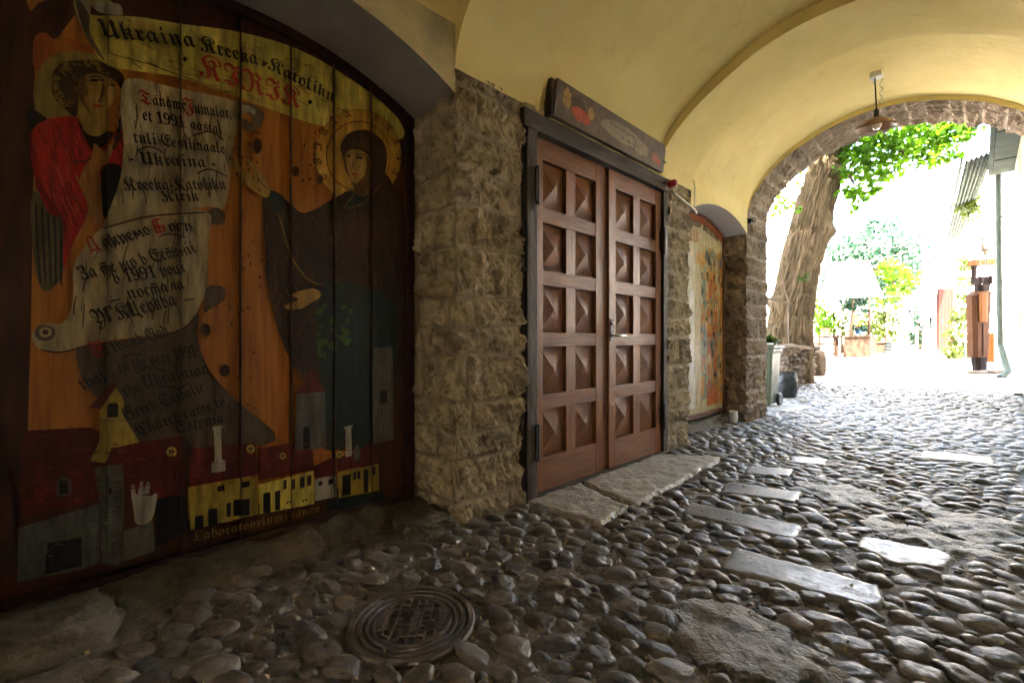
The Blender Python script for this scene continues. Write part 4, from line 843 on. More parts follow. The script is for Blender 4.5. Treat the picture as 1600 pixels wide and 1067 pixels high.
# knots in the bare pine
layer[0] += 1
for u,v,rx,ry in ((320,515,7,8),(351,579,7,8),(402,228,6,10),(462,268,5,7),(500,280,4,6)): poly('flesh_dark', ell(u,v,rx*1.25,ry*1.25,14), rise=False); poly('umber', ell(u,v,rx,ry,14), rise=False)
rg = np.random.default_rng(9)
for k in range(60):
    u = rg.choice([rg.uniform(335,410), rg.uniform(375,415), rg.uniform(440,495)]); v = rg.uniform(190,640) if u < 415 else rg.uniform(200,315); poly('umber', ell(u,v,rg.uniform(.8,1.8),rg.uniform(1.2,3.5),7), rise=False, sm=False)
strokes('roof_light', [(75,420),(300,405),(420,460),(612,436),(615,620),(320,640),(75,680)], Z2, 90, (6,18), (.003,.006), -.1, .15, 18); strokes('roof_light', [(640,478),(1040,448),(1240,460),(1255,510),(1050,545),(640,590)], Z2, 70, (6,16), (.002,.005), -.15, .15, 19)
strokes('black', [(75,420),(300,405),(420,460),(612,436),(615,620),(320,640),(75,680)], Z2, 70, (6,18), (.002,.005), -.1, .15, 20)
# lettering
layer[0] += 2; tz_ = layer[0] * .00025 + .0004; UP = np.array([0,0,1.]); NR = np.array([1.,0,0])
def wr(s, a, b, hgt, Z, col='black', bow=0.0):
    hgt *= .74 if 'KIRIK' in s else .62
    (ua, va), (ub, vb_) = Z(np.array(a, float)), Z(np.array(b, float)); text_on(pm, s, onp(ua, va, tz_), onp(ub, vb_, tz_), hgt, UP, NR, PI_[col], bow)
wr('Ukraina',(342,124),(655,160),.150,Z1); wr('U',(318,122),(392,130),.150,Z1,'vermilion') if False else None
wr('Kreeka',(668,168),(862,220),.150,Z1); wr('-Katoliku',(872,218),(1112,342),.150,Z1); wr('KIRIK',(662,250),(1000,362),.190,Z1,'vermilion')
for q in ((617,198),(1034,341),(880,215)): poly('black', [(q[0]-9,q[1]),(q[0],q[1]-10),(q[0]+9,q[1]),(q[0],q[1]+10)], Z1, sm=False, rise=False)
wr('T',(468,346),(508,352),.125,Z1,'vermilion'); wr('äname',(512,352),(622,370),.115,Z1); wr('J',(610,372),(648,380),.14,Z1,'vermilion'); wr('umalat,',(650,378),(772,398),.115,Z1)
wr('et 1991. aastal',(478,402),(742,450),.112,Z1); wr('tuli Eestimaale',(448,476),(752,514),.112,Z1); wr('- Ukraina -',(432,546),(722,562),.118,Z1); wr('Kreeka-Katoliku',(416,636),(756,632),.115,Z1); wr('Kirik',(540,672),(665,672),.115,Z1)
wr('Д',(185,296),(272,276),.13,Z6,'vermilion'); wr('якуємо',(300,280),(640,166),.12,Z6); wr('Б',(665,160),(745,152),.135,Z6,'vermilion'); wr('огу',(765,148),(930,146),.12,Z6)
wr('за те що в Естонії',(135,500),(962,300),.12,Z6); wr('в 1991 році',(372,530),(885,442),.12,Z6); wr('- постала -',(330,660),(950,640),.001,Z6) if False else None
wr('постала',(470,640),(880,562),.12,Z6); wr('УГКЦерква',(225,830),(822,682),.14,Z6)
layer[0] += 1
for q in ([(330,660),(370,645),(412,640)],[(865,650),(905,640),(948,638)],[(690,185),(760,165),(890,195)]): line('black', q, .006, Z6, rise=False)
wr('W',(235,215),(355,185),.14,Z7,'vermilion'); wr('e thank God',(350,190),(880,20),.12,Z7); wr('that',(165,480),(372,392),.12,Z7); wr('in the year 1991',(465,340),(1112,190),.12,Z7); wr('the',(520,540),(650,490),.12,Z7); wr('Ukrainian',(670,462),(1215,335),.125,Z7)
wr('Greek Catholic',(520,735),(1180,492),.125,Z7); wr('Church came to',(620,862),(1350,605),.12,Z7); wr('Estonia',(940,842),(1335,742),.12,Z7)
for q in ([(490,215),(540,180),(650,185)],[(600,340),(700,290),(870,320)],[(790,465),(850,440),(960,462),(1050,400)]): line('black', q, .006, Z7, rise=False)
for q in ([(455,505),(500,490),(550,512)],[(640,455),(700,440),(750,470)],[(655,580),(700,565),(760,590)]): line('black', q, .006, Z1, rise=False)
wr('Laboratooriumi tänav',(645,782),(1066,682),.10,Z2,'gold')
panel = thing('plank_mural', 'big dark plank panel painted with a red robed youth, veiled woman and scrolls', 'painted panel', (PX, .6, .03))
pm.build('painting', PM, panel)
# joints between the planks, frame and backing boards
M['frame'] = mat('dark_red_frame', (0.055,0.014,0.009), 0.42, scale=4, col2=(0.028,0.008,0.006), stretch=(3,3,.6), bump=.3, bscale=25)
b = MB(); e0 = layer[0]*.00025 + .0015
for u in (168,281,374,452,519,577):
    p = onx(u, 300, PX); y = p[1]; zt = float(zarch(np.array([y]), N1A, N1B, SP1, CR1)[0]) - .05; b.box((PX-.004, y-.0006, .09), (PX+e0, y+.0006, zt))
b.build('plank_joints', PM[1], panel)
b = MB(); fo = np.linspace(N1A, N1B, 41)
def archbar(y0, y1, wd, x0, x1, drop0, drop1, z_bot, Y0, Y1, sp, cr, n=41):
    ys = np.linspace(y0, y1, n); yi = np.clip(ys, y0 + wd, y1 - wd); zo = zarch(ys, Y0, Y1, sp, cr) - drop0; zi = zarch(yi, Y0, Y1, sp, cr) - drop1
    V = [(x0,y,z) for y,z in zip(ys,zo)] + [(x1,y,z) for y,z in zip(ys,zo)] + [(x1,y,z) for y,z in zip(yi,zi)] + [(x0,y,z) for y,z in zip(yi,zi)]
    F = []
    for j in range(3):
        for i in range(n-1): F.append((j*n+i, j*n+i+1, (j+1)*n+i+1, (j+1)*n+i))
    b.add(V, F)
    for s_, (a, c) in ((0,(y0,y0+wd)),(1,(y1-wd,y1))):
        zt = float(zarch(np.array([y0 if s_ == 0 else y1]), Y0, Y1, sp, cr)[0]) - drop0 - .002; b.box((x0, a, z_bot), (x1, c, zt), 0, .006)
archbar(N1A+.004, N1B-.006, .052, PX-.03, PX+.03, .004, .05, .03, N1A, N1B, SP1, CR1)
b.box((PX-.03, N1A+.058, .018), (PX+.034, N1B-.06, .088), 0, .008); b.build('frame', M['frame'], panel)

# ------------------------------------------------------------------ the far painted panel
p2 = thing('plank_mural', 'far arched painted panel, glossy and faded, with a red top band and cream figures', 'painted panel', (-.29, 5.17, .12))
b = MB(); PX2 = -.285; y0, y1 = N2A + .03, N2B - .04
def a2z(y, dz): return float(zarch(np.array([y]), N2A, N2B, SP2, CR2)[0]) - dz
def band2(ya, yb, za, zb, m, e, n=20):
    ys = np.linspace(ya, yb, n); zt = [min(zb, a2z(y, .035)) if zb > 0 else a2z(y, -zb) for y in ys]; zl = [za if za > 0 else a2z(y, -za) for y in ys]
    b.add([(PX2+e,y,z) for y,z in zip(ys,zl)] + [(PX2+e,y,z) for y,z in zip(ys,zt)], [(i,i+1,n+i+1,n+i) for i in range(n-1)], m)
band2(y0, y1, .16, -.03, 0, 0); band2(y0, y1, -.11, -.034, 1, .0006); band2(y0+.02, y1-.05, -.34, -.11, 2, .0009)
rg = np.random.default_rng(21)
def figure2(cy_, hw, z0_, z1_, m, e):                      # standing robed outline
    zz_ = np.linspace(z0_, z1_, 24); k = (zz_-z0_)/(z1_-z0_); wv = hw*(1-.35*k)*(1+.12*np.sin(k*9+cy_*30))
    b.add([(PX2+e,cy_-w_,z) for w_,z in zip(wv,zz_)] + [(PX2+e,cy_+w_,z) for w_,z in zip(wv,zz_)], [(i,24+i,24+i+1,i+1) for i in range(23)], m)
for k in range(9):
    cy_ = y0 + .12 + k*.165; figure2(cy_, rg.uniform(.05,.10), rg.uniform(.2,.35), rg.uniform(1.5,1.95), int(rg.choice([2,3,5,6])) if cy_ < y1-.42 else int(rg.choice([4,1,4,7])), .0012+k*.0002)
    hz = rg.uniform(1.95,2.05); b.add([(PX2+.003,cy_+.05*math.cos(a),hz+.07*math.sin(a)) for a in np.linspace(0,2*math.pi,14,endpoint=False)], [tuple(range(14))], int(rg.choice([4,6])))
for k in range(260):
    cy_ = rg.uniform(y1-.62, y1-.03); zc = rg.uniform(.4,2.1); s_ = rg.uniform(.012,.05); pts_ = [(PX2+.0035+k*.00001,cy_+s_*rg.uniform(.5,1.2)*math.cos(a),zc+1.6*s_*rg.uniform(.5,1.2)*math.sin(a)) for a in np.linspace(0,2*math.pi,7,endpoint=False)]
    b.add(pts_, [tuple(range(7))], int(rg.choice([4,4,4,1,7,5,8,6])))
text_on(b, 'Ukraina Kreeka', (PX2+.004,y0+.1,2.28), (PX2+.004,y0+.85,2.345), .15, (0,0,1), NR, 7); text_on(b, 'Katoliku', (PX2+.004,y0+.90,2.335), (PX2+.004,y1-.15,2.25), .15, (0,0,1), NR, 7); text_on(b, 'KIRIK', (PX2+.004,y0+.35,2.13), (PX2+.004,y0+.8,2.16), .2, (0,0,1), NR, 1)
cols2 = [('p2_ground',(0.42,0.34,0.16)),('p2_red',(0.42,0.10,0.02)),('p2_cream',(0.55,0.47,0.25)),('p2_pale',(0.55,0.50,0.40)),('p2_amber',(0.48,0.22,0.02)),('p2_green',(0.20,0.22,0.13)),('p2_sand',(0.50,0.36,0.20)),('p2_dark',(0.05,0.035,0.025)),('p2_slate',(0.16,0.16,0.15))]
b.build('painting', [mat(n, c, .30, var=.3, scale=9, stretch=(1,3,.5), bump=.08, bscale=30, rvar=.06) for n, c in cols2], p2)
b = MB(); archbar(N2A+.004, N2B-.004, .035, PX2-.03, PX2+.02, .003, .03, .14, N2A, N2B, SP2, CR2); M['frame2'] = mat('red_brown_frame', (0.16,0.05,0.025), .4, bump=.1, var=.3); b.box((PX2-.03,N2A+.04,.125),(PX2+.024,N2B-.04,.165),0,.006); b.build('frame', M['frame2'], p2)

# ------------------------------------------------------------------ courtyard: the big leaning linden
BARK = mat('linden_bark', (0.135,0.096,0.056), 0.9, scale=5, col2=(0.082,0.06,0.036), stretch=(3,3,.6), bump=.8, bscale=24, spec=.08, dist=.008)
LEAF = mat('linden_leaf', (0.030,0.072,0.004), 0.6, scale=3, col2=(0.018,0.05,0.004), bump=0, trans=(0.095,0.21,0.006), spec=.12)
LEAF2 = mat('blue_green_leaf', (0.007,0.024,0.013), 0.6, scale=3, col2=(0.004,0.016,0.009), bump=0, trans=(0.010,0.042,0.018), spec=.3)
LEAF3 = mat('yellow_green_leaf', (0.030,0.046,0.004), 0.6, scale=3, col2=(0.018,0.032,0.004), bump=0, trans=(0.055,0.08,0.005), spec=.3)
WOODG = mat('grey_brown_boards', (0.024,0.013,0.0075), .85, scale=4, col2=(0.014,0.008,0.005), stretch=(8,1,1), bump=.4, bscale=25, spec=.1)
def bark_mesh(path, rad, nth=240, nl=260, furrow=.062, seed=5, knobs=()):
    path = np.array(path, float); s = np.r_[0, np.cumsum(np.linalg.norm(np.diff(path, axis=0), axis=1))]; q = np.linspace(0, s[-1], nl)
    c = np.stack([np.interp(q, s, path[:, i]) for i in range(3)], 1)
    for _ in range(12): c[1:-1] = .25*c[:-2] + .5*c[1:-1] + .25*c[2:]
    rr = np.interp(q, s, rad); tg = np.gradient(c, axis=0); tg /= np.linalg.norm(tg, axis=1)[:, None]
    a = np.cross(tg, np.array([0, 1., 0])); a /= np.linalg.norm(a, axis=1)[:, None]; b_ = np.cross(tg, a)
    th = np.linspace(0, 2*math.pi, nth + 1)[:-1]; ct, st = np.cos(th), np.sin(th)
    pn = np.stack([np.repeat(ct[None], nl, 0)*6.6, np.repeat(st[None], nl, 0)*6.6, np.repeat(q[:, None]*1.7, nth, 1)], -1)
    pn2 = pn + .8*np.stack([fbm(pn*.5, 2, seed), fbm(pn*.5+7, 2, seed), pn[..., 0]*0], -1)
    f = 1 - np.abs(vnoise(pn2, seed))*1.6; f2 = 1 - np.abs(vnoise(pn2*np.array([2.3,2.3,2.6]), seed+2))*1.4
    low = fbm(np.stack([np.repeat(ct[None], nl, 0)*1.3, np.repeat(st[None], nl, 0)*1.3, np.repeat(q[:, None]*.6, nth, 1)], -1), 3, seed+4)
    r_ = rr[:, None]*(1 + .07*low) - furrow*np.clip(f, 0, 1)**2 - furrow*.6*np.clip(f2, 0, 1)**2
    for kq, kt, kr, kh in knobs: r_ = r_ + kh*np.exp(-((q[:, None]-kq)/kr)**2 - ((np.angle(np.exp(1j*(th[None]-kt))))/(kr/rr.mean()))**2)
    P = c[:, None] + (a[:, None]*ct[None, :, None] + b_[:, None]*st[None, :, None])*r_[..., None]
    i, j = np.meshgrid(np.arange(nl-1), np.arange(nth), indexing='ij'); A = (i*nth+j).ravel(); B = (i*nth+(j+1)%nth).ravel()
    return P.reshape(-1, 3), np.stack([A, B, B+nth, A+nth], 1)
LSHAPE = np.array([[0,0,0],[.38,.16,.05],[.46,.46,.03],[.26,.80,0],[0,1.1,-.06],[-.26,.80,0],[-.46,.46,.03],[-.38,.16,.05]])
def leaf_cloud(cent, size, seed, droop=.5):
    r_ = np.random.default_rng(seed); n = len(cent); d = r_.normal(size=(n, 3)); d[:, 2] -= droop; d /= np.linalg.norm(d, axis=1)[:, None]
    u = np.cross(d, r_.normal(size=(n, 3))); u /= np.linalg.norm(u, axis=1)[:, None]; w = np.cross(u, d); s = size*r_.uniform(.6, 1.15, n)
    V = cent[:, None] + s[:, None, None]*(LSHAPE[None, :, :1]*u[:, None] + LSHAPE[None, :, 1:2]*d[:, None] + LSHAPE[None, :, 2:]*w[:, None])
    b0 = np.arange(n)[:, None]*8
    F = np.concatenate([b0 + np.array(k) for k in ([0,1,2,3],[0,3,4,5],[0,5,6,7])], 0)
    return V.reshape(-1, 3), F
def clumps(centres, radii, counts, seed, flat=.7):
    r_ = np.random.default_rng(seed); out = []
    for c, ra, n in zip(centres, radii, counts):
        d = r_.normal(size=(n, 3)); d /= np.linalg.norm(d, axis=1)[:, None]; out.append(np.array(c) + d*(ra*r_.uniform(.25, 1, n)**.6)[:, None]*np.array([1, 1, flat]))
    return np.vstack(out)
TT = 9.5
tb = on_ground(1234, TT); tree = thing('linden_tree', 'massive old linden tree with furrowed bark leaning over the stone planter', 'tree', tb)
path = [tb + [-.05, 0, -.1], at(1234, 520, TT), at(1243, 455, TT), at(1256, 390, TT), at(1274, 320, TT), at(1292, 255, TT), at(1309, 190, TT), at(1330, 110, TT)]
v, f = bark_mesh(path, [.50, .44, .40, .38, .355, .335, .32, .28], knobs=[(1.75, 0.0, .12, .13), (3.3, math.pi, .16, .12)])
link('trunk', v, f, BARK, tree, smooth=True)
brs = [[at(1315,165,TT), at(1370,120,9.2), at(1440,90,8.9), at(1520,110,8.8)], [at(1315,170,TT), at(1350,195,9.0), at(1390,222,8.8), at(1420,245,8.7)], [at(1320,140,TT), at(1260,30,10), at(1180,-60,10.5)], [at(1330,110,TT), at(1400,-60,9.5), at(1500,-200,9)], [at(1330,110,TT), at(1350,-60,8.0), at(1380,-250,7.6)], [at(1440,95,8.9), at(1455,180,8.8), at(1470,235,8.7)], [at(1300,260,TT-.3), at(1322,268,9), at(1335,290,8.9)]]
for q in brs:
    b = MB(); n_ = len(q); r0 = .07 if q[0][2] < 5.5 else .14
    b.tube([tuple(p) for p in catmull(q, 5, False)], list(np.linspace(r0, .012, (n_-1)*5+1)), 8); b.build('branch', BARK, tree, smooth=True)
rg = np.random.default_rng(31)
near = [(1335,262,8.9,.40,150),(1365,238,8.8,.48,210),(1400,232,8.7,.46,210),(1345,222,8.9,.40,150),(1330,240,9.1,.34,110),(1385,262,8.9,.34,120),(1362,280,8.9,.28,70),(1420,215,8.7,.40,130),(1450,208,8.7,.50,230),(1480,214,8.7,.44,200),(1472,240,8.6,.30,110),(1430,240,8.8,.30,80),
        (1328,300,8.9,.22,60),(1345,308,8.9,.16,26),(1368,296,8.9,.16,26),(1333,325,8.8,.10,14),(1455,250,8.6,.26,50),(1322,215,9.0,.3,90),(1390,200,8.6,.5,180),(1500,200,8.6,.4,150),(1222,312,10.4,.22,22),(1236,322,10.4,.2,16),(1245,330,9.2,.10,8),(1212,330,10.6,.14,10),(1219,300,10.4,.14,8)]
cs = [at(u, v_, t) for u, v_, t, _, _ in near]; pts_n = clumps(cs, [q[3] for q in near], [q[4] for q in near], 33, .55)
cr_c = [(rg.uniform(-5.0, 3.2), rg.uniform(7.6, 15), rg.uniform(5.4, 9.6)) for _ in range(130)] + [(rg.uniform(-3.4, 1.8), rg.uniform(7.8, 12.2), rg.uniform(5.6, 8.6)) for _ in range(110)]  # unseen upper crown; second set of clumps added to block sun by the arch
pts_c = clumps(cr_c, rg.uniform(.5, 1.1, 240), [95]*240, 34, .6)
v, f = leaf_cloud(np.vstack([pts_n, pts_c]), .105, 35); link('crown', v, f, LEAF, tree)
v, f = leaf_cloud(clumps([at(1255,435,8.98), at(1262,430,8.98)], [.09,.07], [18, 12], 36), .07, 37); link('leafy_shoot', v, f, LEAF3, tree)

# planter of rough stones round the linden
def path_world(l): return [tuple(on_ground(u, t)[:2]) for u, t in l]
pp = path_world([(1195,9.2),(1222,8.55),(1240,8.45),(1262,9.2),(1272,10.1),(1268,11.2),(1240,11.6)])
pc = np.array(pp); pc = catmull(pc, 6, False)
o = masonry_path('stone_planter', pc, -.08, .80, .016, 83, M['yard_stone'], 1, course=(.12,.24), blk=(.16,.34), rough=.05)
finish(o, 'low curved planter wall of rough stones around the foot of the linden', 'planter')
sx_ = np.vstack([pc, [[tb[0]-1.2, tb[1]+.4]]]); cen = pc.mean(0)
b = MB(); b.add([(cen[0], cen[1], .80)] + [(x, y, .74 + .03*math.sin(i)) for i, (x, y) in enumerate(pc)], [(0, i+1, i+2) for i in range(len(pc)-1)])
q = b.build('planter_soil', M['dirt']); q.parent = o; q.location = Vector(q.location) - Vector(o.location)
for k, (u, t, s) in enumerate(((1226,8.75,(.22,.16,.08)),(1250,8.9,(.20,.16,.07)),(1236,8.7,(.16,.12,.10)),(1266,9.6,(.17,.15,.07)))):
    p = on_ground(u, t); boulder('coping_stone', (p[0], p[1], .84), s, 90+k, M['yard_stone'], 'brown stone laid on the rim of the linden planter, ' + ('nearest the bin','right of the trunk','topmost under the stake','at the far bend')[k], 'stone', 4)['group'] = 'loose stones on the planter rim'
p = on_ground(1279, 10.3); boulder('kerb_stone', (p[0], p[1], p[2]+.25), (.14,.12,.34), 97, M['yard_stone'], 'upright stone at the right end of the planter wall', 'stone', 4)
# stake and crosspiece against the trunk
st_ = thing('wooden_stake', 'thin wooden stake with a crosspiece leaning against the linden trunk', 'stake', on_ground(1231, 8.8))
M['palewood'] = mat('pale_wood', (0.13,0.085,0.045), .8, scale=6, bump=.2, bscale=30, var=.25)
b = MB(); b.bar(at(1231,540,8.8), at(1231,466,8.85), .045, .03); b.build('post', M['palewood'], st_); b = MB(); b.bar(at(1188,463,8.7), at(1238,475,8.8), .05, .03); b.bar(at(1231,470,8.85), at(1222,440,8.9), .02, .02); b.build('crosspiece', M['palewood'], st_)

# wheelie bin, tub, greens
bx, by = -.34, 7.62
bn = thing('wheelie_bin', 'pale green plastic wheelie bin standing behind the corner pier', 'bin', (bx, by, 0))
M['bin'] = mat('pale_green_plastic', (0.042,0.054,0.022), .45, var=.1, scale=3, bump=.05)
b = MB(); b.box((bx-.20,by-.22,.04),(bx+.20,by+.22,.90),0,.03,taper=.82); b.box((bx-.22,by-.24,.83),(bx+.22,by+.24,.885),0,.02); b.build('bin_body', M['bin'], bn)
b = MB(); b.box((bx-.23,by-.26,.888),(bx+.24,by+.26,.925),0,.018); b.box((bx-.17,by-.18,.922),(bx+.17,by+.18,.945),0,.012); b.build('lid', M['bin'], bn)
for sg_ in (-1, 1): b = MB(); b.lathe([(0,-.025),(.09,-.025),(.1,-.015),(.1,.015),(.09,.025),(0,.025)], (bx+.19*sg_,by+.17,.1), 24, axis=(1,0,0)); b.build('wheel', M['blackmetal'], bn)
b = MB(); b.box((bx-.15,by-.2,.948),(bx+.18,by+.05,.972),0,.008,rz=.2); o = b.build('paper_stack', M['white']); finish(o, 'white papers lying on the lid of the green bin', 'paper')
v, f = leaf_cloud(clumps([(bx+.02,by-.1,1.02),(bx+.14,by-.05,1.01)], [.11,.09], [40, 30], 41, .5), .10, 42, 0); finish(link('cut_greens', v, f, LEAF3), 'bunch of fresh green leaves lying on the bin lid', 'greens')
p = on_ground(1230, 7.75); M['tub'] = mat('dark_rubbish_bag', (0.020,0.022,0.022), .55, scale=9, bump=.6, bscale=14, var=.3, spec=.25)
th = np.linspace(0, 2*math.pi, 49)[:-1]; hz = np.linspace(0, .43, 30); A, H = np.meshgrid(th, hz, indexing='ij'); Q = np.stack([np.cos(A)*1.6, np.sin(A)*1.6, H*9], -1)
rr = (.135+.02*np.sin(H*7.5))*(1+.09*fbm(Q, 3, 44)+.015*np.sin(H*60+5*vnoise(Q,45))); V = np.stack([p[0]+rr*np.cos(A), p[1]+rr*np.sin(A), p[2]+H], -1)
i, j = np.meshgrid(np.arange(48), np.arange(29), indexing='ij'); F = np.stack([(i*30+j).ravel(), (((i+1)%48)*30+j).ravel(), (((i+1)%48)*30+j+1).ravel(), (i*30+j+1).ravel()], 1)
o = link('rubbish_tub', V.reshape(-1,3), F, M['tub'], smooth=True); finish(o, 'crumpled dark grey tub standing between the green bin and the planter', 'tub')

# ------------------------------------------------------------------ right side: house, eaves, downpipe
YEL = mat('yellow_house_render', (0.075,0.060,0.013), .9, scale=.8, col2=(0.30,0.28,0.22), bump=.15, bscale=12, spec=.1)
hx = 2.47
hs = thing('yellow_house', 'yellow and white peeling house along the right side of the courtyard', 'house', (4.5, 10.4, 0))
b = MB(); b.box((hx,6.80,-.1),(6.5,13.6,4.75)); b.build('wall', YEL, hs)
b = MB(); b.box((hx-.02,6.85,.2),(hx-.001,13.58,1.05),0,.008); b.build('plinth', M['render_w'], hs)
TIN = mat('grey_green_tin', (0.050,0.064,0.056), .92, scale=3, col2=(0.030,0.040,0.036), bump=.1, spec=.04)
b = MB(); b.box((hx-.29,6.9,4.42),(hx-.001,13.6,4.46)); b.box((hx-.36,6.9,4.44),(hx-.292,13.65,4.54),0,.01)
for k in range(4): b.box((hx-.285,7.4+k*1.7,4.405),(hx-.004,7.43+k*1.7,4.419))
b.build('eaves', TIN, hs)
b = MB(); b.add([(hx-.36,6.85,4.57),(hx-.36,13.7,4.57),(5.0,13.7,6.6),(5.0,6.85,6.6)], [(0,1,2,3)]); b.build('roof', TIN, hs)
dpx = at(1562, 400, 9.3)
dp = thing('downpipe', 'pale green metal downpipe with a bent shoe at the corner of the yellow house', 'downpipe', (dpx[0], dpx[1], .2))
PIPE = mat('pale_green_pipe', (0.105,0.125,0.105), .85, scale=3, var=.15, bump=.1, spec=.06)
pz = lambda u, v_, t=9.3: tuple(at(u, v_, t))
b = MB(); b.tube([pz(1560,268),pz(1560,290),pz(1561,420),pz(1563,540)], .048, 16); b.build('pipe', PIPE, dp, smooth=True)
b = MB(); b.tube([pz(1563,538),pz(1568,556,9.25),pz(1572,570,9.2),pz(1575,580,9.15),pz(1562,591,9.05)], [.052,.056,.06,.058,.062], 16, cap=False); b.build('shoe', PIPE, dp, smooth=True)
for v_ in (340, 440): c_ = np.array(pz(1561.5, v_)); b = MB(); b.lathe([(.05,-.02),(.058,-.02),(.058,.02),(.05,.02)], c_, 18); b.bar(c_+[.06,0,0], c_+[.30,.05,0], .02, .02); b.build('clamp', PIPE, dp)
b = MB(); b.lathe([(.048,0),(.065,.02),(.08,.10),(.08,.12)], np.array(pz(1560,268)), 18); b.build('hopper', PIPE, dp)
# corrugated tin canopy of the wing behind
cg = thing('tin_canopy', 'long grey green corrugated tin canopy hanging over the right side of the courtyard', 'canopy roof', at(1500, 300, 11))
A_ = at(1478,372,15.5); B_ = at(1500,374,15.3); C_ = at(1548,205,8.6); D_ = at(1508,205,8.6)
A_[2] = B_[2] = 4.45; C_[2] = D_[2] = 4.52
nu, nv = 90, 12; U, T_ = np.meshgrid(np.linspace(0,1,nu), np.linspace(0,1,nv), indexing='ij')
Pq = (A_[None,None]*(1-U)[...,None] + B_[None,None]*U[...,None])*(1-T_)[...,None] + (D_[None,None]*(1-U)[...,None] + C_[None,None]*U[...,None])*T_[...,None]
Pq[...,2] += .022*np.sin(U*2*math.pi*5.2) + .18*(U-.5)
Pq2 = Pq.copy(); Pq2[...,2] += .012; n0 = nu*nv
F = np.vstack([grid_faces(nu,nv), grid_faces(nu,nv,True)+n0]); link('tin_sheet', np.vstack([Pq.reshape(-1,3),Pq2.reshape(-1,3)]), F, TIN, cg)
b = MB(); b.bar(tuple(D_+[-.04,0,0]), tuple(A_+[-.04,0,0]), .03, .16); b.bar(tuple(C_+[.02,0,.12]), tuple(B_+[.02,0,.12]), .06, .12); b.build('fascia', TIN, cg)
BRN = mat('rusty_batten', (0.16,0.05,0.02), .8, var=.4); b = MB(); b.bar(tuple(C_+[.13,0,.06]), tuple(C_*.62+B_*.38+[.13,0,.06]), .10, .06); b.build('rusty_batten', BRN, cg)
# white wing with the brown door, far side
WHT = mat('white_render', (0.55,0.53,0.49), .9, var=.05, bump=.1, bscale=12, spec=.1)
wg = thing('white_house', 'white rendered house closing the courtyard with a brown plank door', 'house', on_ground(1520, 16.8))
q0 = on_ground(1456, 16.6); q1 = on_ground(1600, 16.4); 
b = MB(); b.add([tuple(q0+[0,0,-.2]), tuple(q1+[0,0,-.2]), tuple(q1+[0,0,7]), tuple(q0+[0,0,7]), tuple(q0+[.4,3,-.2]), tuple(q0+[.4,3,7]), tuple(q1+[2,3,-.2]), tuple(q1+[2,3,7])], [(0,1,2,3),(4,0,3,5),(1,6,7,2),(3,2,7,5)]); b.build('wall', WHT, wg)
d0 = on_ground(1465, 16.45); d1 = on_ground(1490, 16.43)
ddir = (d1-d0)/np.linalg.norm(d1-d0); dn = np.array([ddir[1],-ddir[0],0])
PDOOR = mat('brown_plank_door', (0.022,0.005,0.003), .8, spec=.12, scale=5, stretch=(8,8,.6), bump=.3, bscale=20, var=.3)
b = MB(); b.bar(tuple((d0+d1)/2+[0,0,0]), tuple((d0+d1)/2+[0,0,2.25]), np.linalg.norm(d1-d0), .06, up=tuple(dn))
for k in range(5): 
    c_ = d0 + ddir*(k+.5)*np.linalg.norm(d1-d0)/5 + dn*.035; b.bar(tuple(c_), tuple(c_+[0,0,2.24]), .10, .012, up=tuple(dn))
dr = b.build('door', PDOOR, wg); b = MB(); hh = d0 + ddir*.10 + dn*.06; b.tube([tuple(hh+[0,0,.95]), tuple(hh+[0,0,1.15])], .02, 8); q = b.build('handle', M['blackmetal']); q.parent = dr; q.location = Vector(q.location) - WORLDLOC['door']
# house on the left behind the linden, far white house
lh = thing('pale_house', 'pale sunlit house behind the linden with small bluish windows', 'house', on_ground(1150, 19))
b = MB(); qa = on_ground(1080, 15); qb = on_ground(1290, 24); b.add([tuple(qa+[0,0,-.3]), tuple(qb+[0,0,-.3]), tuple(qb+[0,0,8]), tuple(qa+[0,0,8])], [(0,1,2,3)]); qc = on_ground(1452, 23); b.add([tuple(qb+[0,0,-.3]), tuple(qc+[0,0,-.3]), tuple(qc+[0,0,5.5]), tuple(qb+[0,0,5.5])], [(0,1,2,3)]); b.build('wall', WHT, lh)
M['pane'] = mat('window_pane', (0.10,0.20,0.24), .15, bump=0, var=.2)
wd = (qb-qa)/np.linalg.norm(qb-qa); wn_ = np.array([wd[1],-wd[0],0])
for u, v_ in ((1201,372),(1201,300)):
    s_ = None
    for t in np.linspace(12, 30, 400):
        p = at(u, v_, t)
        if (p-qa) @ wn_ < 0.02: s_ = p; break
    if s_ is None: continue
    b = MB(); b.bar(tuple(s_-[0,0,.45]), tuple(s_+[0,0,.45]), .7, .05, up=tuple(wn_)); fr_ = b.build('window', WHT, lh)
    b = MB()
    for sx in (-1, 1):
        for sz in (-1, 1): c_ = s_ + wd*.155*sx + wn_*.028 + np.array([0,0,.21*sz]); b.bar(tuple(c_-[0,0,.17]), tuple(c_+[0,0,.17]), .24, .012, up=tuple(wn_))
    q = b.build('pane', M['pane']); q.parent = fr_; q.location = Vector(q.location) - WORLDLOC[fr_.name]

